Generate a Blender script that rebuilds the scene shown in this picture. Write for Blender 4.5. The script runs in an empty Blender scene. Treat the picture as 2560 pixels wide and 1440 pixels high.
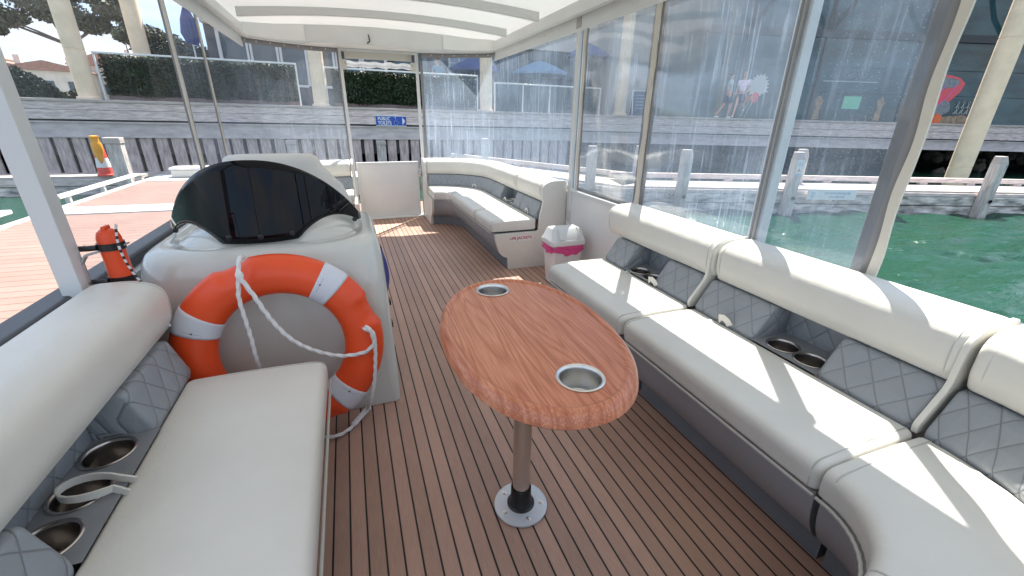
import bpy, math, random
from mathutils import Vector, Matrix
random.seed(7)
R = math.radians
S = bpy.context.scene
COL = S.collection
HEEL = Matrix.Rotation(-0.0115, 4, 'Y')     # the boat lies heeled by about half a degree

# ---------------------------------------------------------------- camera
cam = bpy.data.cameras.new('camera'); camo = bpy.data.objects.new('camera', cam); COL.objects.link(camo)
S.camera = camo
cam.sensor_width = 36.0; cam.lens = 36.0 * 1059.654 / 2560.0
cam.clip_start = 0.02; cam.clip_end = 2000
YAW, PITCH, ROLL = 0.35679614, 0.38510796, 0.01329637
fw = Vector((math.sin(YAW)*math.cos(PITCH), math.cos(YAW)*math.cos(PITCH), -math.sin(PITCH)))
rt = Vector((math.cos(YAW), -math.sin(YAW), 0)); up = rt.cross(fw)
rt2 = rt*math.cos(ROLL) + up*math.sin(ROLL); up2 = -rt*math.sin(ROLL) + up*math.cos(ROLL)
cm = Matrix((rt2, up2, -fw)).transposed().to_4x4(); cm.translation = Vector((0, 0, 1.2205))
camo.matrix_world = HEEL @ cm

# ---------------------------------------------------------------- sky and sun
TRAVEL = Vector((-0.39, -0.51, -1.0)).normalized()
elev = math.asin(-TRAVEL.z); az = math.atan2(-TRAVEL.x, -TRAVEL.y)
W = bpy.data.worlds.new('World'); S.world = W; W.use_nodes = True
nt = W.node_tree; nt.nodes.clear()
sky = nt.nodes.new('ShaderNodeTexSky'); sky.sky_type = 'NISHITA'; sky.sun_disc = False
sky.sun_elevation = elev; sky.sun_rotation = az; sky.air_density = 1.0; sky.dust_density = .15; sky.ozone_density = 1.0
bg = nt.nodes.new('ShaderNodeBackground'); bg.inputs[1].default_value = 0.15
out = nt.nodes.new('ShaderNodeOutputWorld')
tc = nt.nodes.new('ShaderNodeTexCoord'); mp = nt.nodes.new('ShaderNodeMapping'); mp.inputs['Scale'].default_value = (1.2, 1.2, 5.0)
mp.inputs['Rotation'].default_value = (0.25, 0.1, 0.3)
no = nt.nodes.new('ShaderNodeTexNoise'); no.inputs['Scale'].default_value = 1.6; no.inputs['Detail'].default_value = 7; no.inputs['Roughness'].default_value = .55
cr = nt.nodes.new('ShaderNodeValToRGB'); cr.color_ramp.elements[0].position = .42; cr.color_ramp.elements[1].position = .62
mx = nt.nodes.new('ShaderNodeMixRGB'); mx.inputs[2].default_value = (2.2, 2.25, 2.3, 1)
L = nt.links.new
L(tc.outputs['Generated'], mp.inputs[0]); L(mp.outputs[0], no.inputs['Vector']); L(no.outputs[0], cr.inputs[0])
sz = nt.nodes.new('ShaderNodeSeparateXYZ'); L(tc.outputs['Generated'], sz.inputs[0])
zr_ = nt.nodes.new('ShaderNodeValToRGB'); ze = zr_.color_ramp.elements; ze[0].position = .02; ze[1].position = .62
ze[0].color = (.175, .228, .36, 1); ze[1].color = (1, .92, .80, 1)          # clear air low over the water, bright zenith
zm_ = nt.nodes.new('ShaderNodeMixRGB'); zm_.blend_type = 'MULTIPLY'; zm_.inputs[0].default_value = 1
L(sz.outputs[2], zr_.inputs[0]); L(sky.outputs[0], zm_.inputs[1]); L(zr_.outputs[0], zm_.inputs[2])
L(cr.outputs[0], mx.inputs[0]); L(zm_.outputs[0], mx.inputs[1]); L(mx.outputs[0], bg.inputs[0]); L(bg.outputs[0], out.inputs[0])
sl = bpy.data.lights.new('sun', 'SUN'); sl.energy = 4.0; sl.angle = R(0.5); sl.color = (1, .94, .84)
so = bpy.data.objects.new('sun', sl); COL.objects.link(so)
so.rotation_euler = TRAVEL.to_track_quat('-Z', 'Y').to_euler(); so.location = (6, 8, 14)
S.view_settings.view_transform = 'Standard'; S.view_settings.look = 'None'
S.view_settings.exposure = 1.92; S.view_settings.gamma = 1

# ---------------------------------------------------------------- materials
def mat(name, col=(.5, .5, .5), rough=.5, metal=0, bump=0, bscale=40, var=0, vscale=4, coat=0, spec=.5, stretch=None, trans=0, dist=.002, vcol=None):
    m = bpy.data.materials.new(name); m.use_nodes = True
    n = m.node_tree.nodes; l = m.node_tree.links; p = n['Principled BSDF']
    p.inputs['Base Color'].default_value = (*col, 1); p.inputs['Roughness'].default_value = rough
    p.inputs['Metallic'].default_value = metal; p.inputs['Coat Weight'].default_value = coat
    p.inputs['Specular IOR Level'].default_value = spec; p.inputs['Transmission Weight'].default_value = trans
    t = n.new('ShaderNodeTexCoord'); mpn = n.new('ShaderNodeMapping'); l.new(t.outputs['Object'], mpn.inputs[0])
    if stretch: mpn.inputs['Scale'].default_value = stretch
    if var:
        q = n.new('ShaderNodeTexNoise'); q.inputs['Scale'].default_value = vscale; q.inputs['Detail'].default_value = 6
        q.inputs['Roughness'].default_value = .6
        l.new(mpn.outputs[0], q.inputs['Vector'])
        r = n.new('ShaderNodeValToRGB'); e = r.color_ramp.elements
        lo = [c*(1-var) for c in col] if vcol is None else vcol
        hi = [min(1, c*(1+var)) for c in col]
        e[0].position = .3; e[1].position = .7; e[0].color = (*lo, 1); e[1].color = (*hi, 1)
        l.new(q.outputs[0], r.inputs[0]); l.new(r.outputs[0], p.inputs['Base Color'])
    if bump:
        q = n.new('ShaderNodeTexNoise'); q.inputs['Scale'].default_value = bscale; q.inputs['Detail'].default_value = 4
        l.new(mpn.outputs[0], q.inputs['Vector'])
        b = n.new('ShaderNodeBump'); b.inputs['Strength'].default_value = bump; b.inputs['Distance'].default_value = dist
        l.new(q.outputs[0], b.inputs['Height']); l.new(b.outputs[0], p.inputs['Normal'])
    return m

def math_n(n, op, a=None, b=None):
    q = n.new('ShaderNodeMath'); q.operation = op
    if a is not None and not hasattr(a, 'is_linked'): q.inputs[0].default_value = a
    if b is not None and not hasattr(b, 'is_linked'): q.inputs[1].default_value = b
    return q

def vinyl(name, col, quilt=0):
    """upholstery: leather grain, slow wrinkles, optional diamond stitching from the uv map (metres)"""
    m = bpy.data.materials.new(name); m.use_nodes = True
    n = m.node_tree.nodes; l = m.node_tree.links; p = n['Principled BSDF']
    p.inputs['Roughness'].default_value = .42; p.inputs['Specular IOR Level'].default_value = .45
    t = n.new('ShaderNodeTexCoord')
    q1 = n.new('ShaderNodeTexNoise'); q1.inputs['Scale'].default_value = 420; q1.inputs['Detail'].default_value = 2
    q2 = n.new('ShaderNodeTexNoise'); q2.inputs['Scale'].default_value = 7; q2.inputs['Detail'].default_value = 5
    q3 = n.new('ShaderNodeTexNoise'); q3.inputs['Scale'].default_value = 2.3; q3.inputs['Detail'].default_value = 7
    for q in (q1, q2, q3): l.new(t.outputs['Object'], q.inputs['Vector'])
    b1 = n.new('ShaderNodeBump'); b1.inputs['Strength'].default_value = .22; b1.inputs['Distance'].default_value = .0006
    b2 = n.new('ShaderNodeBump'); b2.inputs['Strength'].default_value = .6; b2.inputs['Distance'].default_value = .011
    l.new(q1.outputs[0], b1.inputs['Height']); l.new(q2.outputs[0], b2.inputs['Height']); l.new(b2.outputs[0], b1.inputs['Normal'])
    r = n.new('ShaderNodeValToRGB'); e = r.color_ramp.elements; e[0].position = .3; e[1].position = .75
    e[0].color = (*[c*.9 for c in col], 1); e[1].color = (*[min(1, c*1.05) for c in col], 1)
    l.new(q3.outputs[0], r.inputs[0]); last = r.outputs[0]
    l.new(b1.outputs[0], p.inputs['Normal'])
    if quilt:
        uv = n.new('ShaderNodeSeparateXYZ'); l.new(t.outputs['UV'], uv.inputs[0])
        outs = []
        for sg in ('ADD', 'SUBTRACT'):
            vv = math_n(n, 'MULTIPLY', None, .78); l.new(uv.outputs[1], vv.inputs[0])
            a = math_n(n, sg); l.new(uv.outputs[0], a.inputs[0]); l.new(vv.outputs[0], a.inputs[1])
            c = math_n(n, 'PINGPONG', None, quilt/2); l.new(a.outputs[0], c.inputs[0])
            d = math_n(n, 'DIVIDE', None, quilt/2); l.new(c.outputs[0], d.inputs[0]); outs.append(d)
        mi = math_n(n, 'MINIMUM'); l.new(outs[0].outputs[0], mi.inputs[0]); l.new(outs[1].outputs[0], mi.inputs[1])
        po = math_n(n, 'POWER', None, .35); l.new(mi.outputs[0], po.inputs[0])
        bq = n.new('ShaderNodeBump'); bq.inputs['Strength'].default_value = .75; bq.inputs['Distance'].default_value = .007
        l.new(po.outputs[0], bq.inputs['Height']); l.new(bq.outputs[0], b2.inputs['Normal'])
        ss = n.new('ShaderNodeMapRange'); ss.inputs[1].default_value = .02; ss.inputs[2].default_value = .09
        l.new(mi.outputs[0], ss.inputs[0])
        mm = n.new('ShaderNodeMixRGB'); mm.inputs[1].default_value = (*[c*.74 for c in col], 1)
        l.new(ss.outputs[0], mm.inputs[0]); l.new(last, mm.inputs[2]); last = mm.outputs[0]
    l.new(last, p.inputs['Base Color'])
    return m

M = {}
M['cream'] = vinyl('cream_vinyl', (.71, .695, .64))
M['grey'] = vinyl('grey_vinyl', (.245, .26, .28))
M['quilt'] = vinyl('grey_quilted_vinyl', (.29, .315, .34), .088)
M['panel'] = vinyl('grey_base_vinyl', (.32, .325, .34))
M['kick'] = vinyl('dark_kickboard_vinyl', (.20, .22, .24))
M['piping'] = mat('piping', (.5, .5, .46), .4)
M['steel'] = mat('brushed_steel', (.74, .73, .71), .30, 1, .06, 180, stretch=(1, 1, 8))
M['steel_d'] = mat('dull_steel', (.50, .47, .45), .26, 1, .06, 180)
M['alu'] = mat('satin_aluminium', (.72, .745, .75), .42, .08, .05, 90)
M['alu_d'] = mat('worn_aluminium', (.42, .41, .39), .42, .8, .1, 60)
M['white'] = mat('white_paint', (.74, .75, .74), .3, var=.04, vscale=3)
M['roof'] = mat('white_canopy', (.86, .87, .86), .45, var=.03, vscale=2)
def translucent(name, col, f):
    m = bpy.data.materials.new(name); m.use_nodes = True
    n = m.node_tree.nodes; l = m.node_tree.links; p = n['Principled BSDF']; p.inputs['Base Color'].default_value = (*col, 1); p.inputs['Roughness'].default_value = .35
    t = n.new('ShaderNodeBsdfTranslucent'); t.inputs[0].default_value = (*col, 1); x = n.new('ShaderNodeMixShader'); x.inputs[0].default_value = f
    l.new(p.outputs[0], x.inputs[1]); l.new(t.outputs[0], x.inputs[2]); l.new(x.outputs[0], n['Material Output'].inputs[0]); return m
M['skin_roof'] = translucent('translucent_canopy_sheet', (.80, .81, .80), .115)  # translucency added so sunlight through the roof brightens the interior
M['gel'] = mat('cream_gelcoat', (.60, .615, .575), .16, coat=.4, var=.04, vscale=1.5, bump=.05, bscale=6, dist=.004)
M['black'] = mat('black_plastic', (.012, .012, .014), .35)
M['acrylic'] = mat('dark_acrylic', (.004, .004, .006), .02, spec=.2)
M['orange'] = mat('orange_plastic', (.86, .085, .018), .36, bump=.05, bscale=30, var=.06, vscale=5)
M['band'] = mat('white_band', (.68, .70, .76), .4, bump=.1, bscale=60)
M['rope'] = mat('white_rope', (.78, .77, .76), .8, bump=.4, bscale=400)
M['border'] = mat('grey_curtain_border', (.26, .26, .27), .6, bump=.15, bscale=200)
M['zip'] = mat('cream_zip', (.66, .63, .56), .6, bump=.3, bscale=150)
M['rubber'] = mat('grey_rubber', (.075, .08, .09), .5)
M['bin'] = mat('white_bin_plastic', (.70, .71, .71), .3, bump=.05, bscale=20)
M['liner'] = mat('pink_bag_plastic', (.70, .07, .26), .3, bump=.5, bscale=25, dist=.01)
M['blue'] = mat('blue_fabric', (.01, .03, .25), .6, bump=.3, bscale=30)
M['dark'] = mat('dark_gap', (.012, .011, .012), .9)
M['red'] = mat('red_ink', (.38, .008, .012), .5)
M['timber'] = mat('weathered_timber', (.62, .53, .50), .85, bump=.5, bscale=9, var=.38, vscale=3.0, stretch=(1, 1, 7), dist=.02)
M['timberv'] = mat('weathered_slats', (.52, .43, .405), .85, bump=.5, bscale=9, var=.45, vscale=3.0, stretch=(6, 1, 1), dist=.02)
M['kerb'] = mat('pale_kerb_timber', (.46, .41, .375), .8, bump=.4, bscale=9, var=.2, vscale=3.0, stretch=(1, 1, 5), dist=.02)
M['pile'] = mat('pile_timber', (.52, .47, .44), .85, bump=.6, bscale=7, var=.4, vscale=3, stretch=(5, 5, 1), dist=.02)
M['beam'] = mat('steel_beam', (.52, .47, .46), .6, var=.25, vscale=2, stretch=(1, 1, 3))
M['conc'] = mat('beige_concrete', (.86, .69, .50), .8, bump=.3, bscale=12, var=.12, vscale=2.2, dist=.01)
M['jetty'] = mat('stained_jetty_beam', (.55, .50, .47), .85, bump=.6, bscale=6, var=.75, vscale=2.6, stretch=(1, 1, 3.5), dist=.02, vcol=(.05, .05, .045))
M['checker'] = mat('checker_plate', (.62, .62, .60), .5, .2, bump=.6, bscale=30, var=.06, dist=.01)
M['hedge'] = mat('hedge_leaf', (.026, .048, .017), .55, var=.6, vscale=5)
M['leaf'] = mat('pine_leaf', (.07, .085, .05), .6, var=.5, vscale=1.5)
M['bark'] = mat('bark', (.16, .13, .11), .9, bump=.5, bscale=8)
M['skin'] = mat('skin', (.55, .30, .22), .5)
M['glass_b'] = mat('building_glass', (.035, .075, .085), .04, 0, spec=.45, bump=.03, bscale=.35, var=.6, vscale=.5, dist=.15, stretch=(1, 1, 3))
M['glass_r'] = mat('restaurant_glass', (.05, .08, .10), .05, spec=.7, var=.3, vscale=.8)
M['mull'] = mat('dark_mullion', (.02, .022, .026), .4)
M['wall_b'] = mat('dark_wall', (.10, .105, .12), .8, var=.2)
M['paleb'] = mat('pale_render', (.62, .58, .52), .85, var=.15, vscale=.8)
M['tile'] = mat('red_tile', (.34, .19, .15), .8, var=.2)
M['umb'] = mat('blue_canvas', (.01, .045, .22), .7, var=.2)
M['umbl'] = mat('pale_blue_canvas', (.15, .27, .42), .7, var=.1)

def stripes(name, base, dark, pitch, x0, width, axis=0, grain=(60, 3, 3), rough=.55, jit=.1):
    m = bpy.data.materials.new(name); m.use_nodes = True
    n = m.node_tree.nodes; l = m.node_tree.links; p = n['Principled BSDF']; p.inputs['Roughness'].default_value = rough
    t = n.new('ShaderNodeTexCoord'); s = n.new('ShaderNodeSeparateXYZ'); l.new(t.outputs['Object'], s.inputs[0])
    a = math_n(n, 'ADD', None, -x0 + 100*pitch); l.new(s.outputs[axis], a.inputs[0])
    d = math_n(n, 'DIVIDE', None, pitch); l.new(a.outputs[0], d.inputs[0])
    rr = math_n(n, 'ADD', None, .5); l.new(d.outputs[0], rr.inputs[0])
    fr = math_n(n, 'PINGPONG', None, .5); l.new(d.outputs[0], fr.inputs[0])
    mr = n.new('ShaderNodeMapRange'); mr.inputs[1].default_value = width*.5; mr.inputs[2].default_value = width*.5+.012
    l.new(fr.outputs[0], mr.inputs[0])
    fl = math_n(n, 'FLOOR'); l.new(d.outputs[0], fl.inputs[0])
    wn = n.new('ShaderNodeTexWhiteNoise'); wn.noise_dimensions = '1D'; l.new(fl.outputs[0], wn.inputs['W'])
    mpn = n.new('ShaderNodeMapping'); mpn.inputs['Scale'].default_value = grain; l.new(t.outputs['Object'], mpn.inputs[0])
    q = n.new('ShaderNodeTexNoise'); q.inputs['Scale'].default_value = 6; q.inputs['Detail'].default_value = 5; l.new(mpn.outputs[0], q.inputs['Vector'])
    q2 = n.new('ShaderNodeTexNoise'); q2.inputs['Scale'].default_value = 2.2; q2.inputs['Detail'].default_value = 4; l.new(t.outputs['Object'], q2.inputs['Vector'])
    add = math_n(n, 'MULTIPLY', None, .45); l.new(q.outputs[0], add.inputs[0])
    ad2 = math_n(n, 'MULTIPLY_ADD', None, .4); l.new(q2.outputs[0], ad2.inputs[0]); l.new(add.outputs[0], ad2.inputs[2])
    ad3 = math_n(n, 'MULTIPLY_ADD', None, jit); l.new(wn.outputs[0], ad3.inputs[0]); l.new(ad2.outputs[0], ad3.inputs[2])
    r = n.new('ShaderNodeValToRGB'); e = r.color_ramp.elements; e[0].position = .25; e[1].position = .75
    e[0].color = (*[c*.70 for c in base], 1); e[1].color = (*[c*1.28 for c in base], 1); l.new(ad3.outputs[0], r.inputs[0])
    mm = n.new('ShaderNodeMixRGB'); mm.inputs[1].default_value = (*dark, 1); l.new(mr.outputs[0], mm.inputs[0]); l.new(r.outputs[0], mm.inputs[2])
    l.new(mm.outputs[0], p.inputs['Base Color'])
    b = n.new('ShaderNodeBump'); b.inputs['Strength'].default_value = .5; b.inputs['Distance'].default_value = .0015
    l.new(mr.outputs[0], b.inputs['Height'])
    b2 = n.new('ShaderNodeBump'); b2.inputs['Strength'].default_value = .25; b2.inputs['Distance'].default_value = .0008
    l.new(q.outputs[0], b2.inputs['Height']); l.new(b.outputs[0], b2.inputs['Normal']); l.new(b2.outputs[0], p.inputs['Normal'])
    return m
M['teak'] = stripes('synthetic_teak', (.43, .262, .195), (.009, .009, .009), .05, -.2361, .105, jit=.22)
M['pont'] = stripes('pink_deck_boards', (.24, .15, .125), (.075, .042, .034), .14, 0, .06, axis=1, grain=(3, 30, 3), rough=.8)

def woodtop():
    m = bpy.data.materials.new('laminate_wood'); m.use_nodes = True
    n = m.node_tree.nodes; l = m.node_tree.links; p = n['Principled BSDF']; p.inputs['Roughness'].default_value = .3
    t = n.new('ShaderNodeTexCoord'); mpn = n.new('ShaderNodeMapping'); mpn.inputs['Scale'].default_value = (1, .085, .08)
    l.new(t.outputs['Object'], mpn.inputs[0])
    q = n.new('ShaderNodeTexNoise'); q.inputs['Scale'].default_value = 7.5; q.inputs['Detail'].default_value = 2.0; q.inputs['Roughness'].default_value = .45
    l.new(mpn.outputs[0], q.inputs['Vector'])
    k = math_n(n, 'MULTIPLY', None, 58); l.new(q.outputs[0], k.inputs[0])
    fr = math_n(n, 'PINGPONG', None, 1); l.new(k.outputs[0], fr.inputs[0])
    pw = math_n(n, 'POWER', None, 2.2); l.new(fr.outputs[0], pw.inputs[0])
    mp2 = n.new('ShaderNodeMapping'); mp2.inputs['Scale'].default_value = (1, .03, 1); l.new(t.outputs['Object'], mp2.inputs[0])
    q2 = n.new('ShaderNodeTexNoise'); q2.inputs['Scale'].default_value = 260; q2.inputs['Detail'].default_value = 3; l.new(mp2.outputs[0], q2.inputs['Vector'])
    ma = math_n(n, 'MULTIPLY_ADD', None, .72); l.new(q2.outputs[0], ma.inputs[0])
    m3 = math_n(n, 'MULTIPLY', None, .24); l.new(pw.outputs[0], m3.inputs[0]); l.new(m3.outputs[0], ma.inputs[2])
    q4 = n.new('ShaderNodeTexNoise'); q4.inputs['Scale'].default_value = 4; l.new(mpn.outputs[0], q4.inputs['Vector'])
    m5 = math_n(n, 'MULTIPLY_ADD', None, .35); l.new(q4.outputs[0], m5.inputs[0]); l.new(ma.outputs[0], m5.inputs[2])
    r = n.new('ShaderNodeValToRGB'); e = r.color_ramp.elements; e[0].position = .3; e[1].position = .95
    e[0].color = (.74, .34, .205, 1); e[1].color = (.33, .09, .045, 1)
    x = r.color_ramp.elements.new(.6); x.color = (.54, .18, .09, 1)
    l.new(m5.outputs[0], r.inputs[0]); l.new(r.outputs[0], p.inputs['Base Color'])
    return m
M['wood'] = woodtop()

def clear(name, haze, streak, hcol=(.72, .80, .90), tint=(.93, .95, .97), gloss=.05, speck=0):
    """clear vinyl sheet: see-through, faint sheen, milky rain streaks"""
    m = bpy.data.materials.new(name); m.use_nodes = True
    n = m.node_tree.nodes; l = m.node_tree.links; n.clear(); o = n.new('ShaderNodeOutputMaterial')
    tr = n.new('ShaderNodeBsdfTransparent'); tr.inputs[0].default_value = (*tint, 1)
    gl = n.new('ShaderNodeBsdfGlossy'); gl.inputs['Roughness'].default_value = .06
    df = n.new('ShaderNodeBsdfDiffuse'); df.inputs[0].default_value = (*hcol, 1)
    tl = n.new('ShaderNodeBsdfTranslucent'); tl.inputs[0].default_value = (*hcol, 1)
    dd = n.new('ShaderNodeMixShader'); dd.inputs[0].default_value = .5; l.new(df.outputs[0], dd.inputs[1]); l.new(tl.outputs[0], dd.inputs[2])
    t = n.new('ShaderNodeTexCoord')
    mpn = n.new('ShaderNodeMapping'); mpn.inputs['Scale'].default_value = (1, 1, .035); l.new(t.outputs['Object'], mpn.inputs[0])
    q = n.new('ShaderNodeTexNoise'); q.inputs['Scale'].default_value = 60; q.inputs['Detail'].default_value = 5; q.inputs['Roughness'].default_value = .75
    l.new(mpn.outputs[0], q.inputs['Vector'])
    r = n.new('ShaderNodeMapRange'); r.inputs[1].default_value = .52; r.inputs[2].default_value = .74; r.inputs[4].default_value = streak
    l.new(q.outputs[0], r.inputs[0])
    q2 = n.new('ShaderNodeTexNoise'); q2.inputs['Scale'].default_value = 2.5; q2.inputs['Detail'].default_value = 5; l.new(t.outputs['Object'], q2.inputs['Vector'])
    r2 = n.new('ShaderNodeMapRange'); r2.inputs[1].default_value = .3; r2.inputs[2].default_value = .7; r2.inputs[3].default_value = haze*.6; r2.inputs[4].default_value = haze*1.4
    l.new(q2.outputs[0], r2.inputs[0])
    pr = math_n(n, 'MULTIPLY'); l.new(r.outputs[0], pr.inputs[0]); l.new(q2.outputs[0], pr.inputs[1])
    ad = math_n(n, 'MULTIPLY_ADD', None, 2.0); l.new(pr.outputs[0], ad.inputs[0]); l.new(r2.outputs[0], ad.inputs[2])
    last = ad.outputs[0]
    if speck:
        v = n.new('ShaderNodeTexVoronoi'); v.inputs['Scale'].default_value = 90; l.new(t.outputs['Object'], v.inputs['Vector'])
        r3 = n.new('ShaderNodeMapRange'); r3.inputs[1].default_value = .10; r3.inputs[2].default_value = .16; r3.inputs[3].default_value = speck; r3.inputs[4].default_value = 0
        l.new(v.outputs[0], r3.inputs[0]); a2 = math_n(n, 'ADD'); l.new(last, a2.inputs[0]); l.new(r3.outputs[0], a2.inputs[1]); last = a2.outputs[0]
    m1 = n.new('ShaderNodeMixShader'); l.new(last, m1.inputs[0]); l.new(tr.outputs[0], m1.inputs[1]); l.new(dd.outputs[0], m1.inputs[2])
    q5 = n.new('ShaderNodeTexNoise'); q5.inputs['Scale'].default_value = 3; q5.inputs['Detail'].default_value = 2; l.new(t.outputs['Object'], q5.inputs['Vector'])
    bp = n.new('ShaderNodeBump'); bp.inputs['Strength'].default_value = .25; bp.inputs['Distance'].default_value = .01; l.new(q5.outputs[0], bp.inputs['Height']); l.new(bp.outputs[0], gl.inputs['Normal'])
    lw = n.new('ShaderNodeLayerWeight'); lw.inputs[0].default_value = .25
    gm = math_n(n, 'MULTIPLY_ADD', None, .20); gm.inputs[2].default_value = gloss; l.new(lw.outputs[0], gm.inputs[0])
    m2 = n.new('ShaderNodeMixShader'); l.new(gm.outputs[0], m2.inputs[0]); l.new(m1.outputs[0], m2.inputs[1]); l.new(gl.outputs[0], m2.inputs[2])
    l.new(m2.outputs[0], o.inputs[0]); return m
M['pane'] = clear('clean_glass', .01, .0, gloss=.03)
M['clr_l'] = clear('clear_vinyl', .03, .10, (.85, .87, .90))
M['clr_f'] = clear('clear_vinyl_front', .12, .24, (.62, .70, .82))
M['clr_r'] = clear('hazy_clear_vinyl', .25, .42, (.50, .62, .80))
M['clr_s'] = clear('speckled_clear_vinyl', .17, .18, (.50, .62, .80), speck=.3)

def water():
    m = bpy.data.materials.new('green_water'); m.use_nodes = True
    n = m.node_tree.nodes; l = m.node_tree.links; p = n['Principled BSDF']
    p.inputs['Base Color'].default_value = (.009, .050, .027, 1); p.inputs['Roughness'].default_value = .05; p.inputs['IOR'].default_value = 1.33
    t = n.new('ShaderNodeTexCoord'); mpn = n.new('ShaderNodeMapping'); mpn.inputs['Rotation'].default_value = (0, 0, .3); mpn.inputs['Scale'].default_value = (.6, 1.5, 1)
    l.new(t.outputs['Object'], mpn.inputs[0])
    q = n.new('ShaderNodeTexNoise'); q.inputs['Scale'].default_value = 2.4; q.inputs['Detail'].default_value = 6; q.inputs['Roughness'].default_value = .6; q.inputs['Distortion'].default_value = .6
    l.new(mpn.outputs[0], q.inputs['Vector'])
    q2 = n.new('ShaderNodeTexNoise'); q2.inputs['Scale'].default_value = .8; q2.inputs['Detail'].default_value = 2; l.new(mpn.outputs[0], q2.inputs['Vector'])
    b = n.new('ShaderNodeBump'); b.inputs['Strength'].default_value = 1; b.inputs['Distance'].default_value = .05
    b2 = n.new('ShaderNodeBump'); b2.inputs['Strength'].default_value = 1; b2.inputs['Distance'].default_value = .1
    q3 = n.new('ShaderNodeTexNoise'); q3.inputs['Scale'].default_value = 11; q3.inputs['Detail'].default_value = 4; q3.inputs['Distortion'].default_value = 1.2; l.new(mpn.outputs[0], q3.inputs['Vector'])
    b3 = n.new('ShaderNodeBump'); b3.inputs['Strength'].default_value = 1; b3.inputs['Distance'].default_value = .012; l.new(q3.outputs[0], b3.inputs['Height'])
    l.new(q.outputs[0], b.inputs['Height']); l.new(q2.outputs[0], b2.inputs['Height']); l.new(b2.outputs[0], b.inputs['Normal']); l.new(b.outputs[0], b3.inputs['Normal']); l.new(b3.outputs[0], p.inputs['Normal'])
    return m
M['water'] = water()

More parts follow.
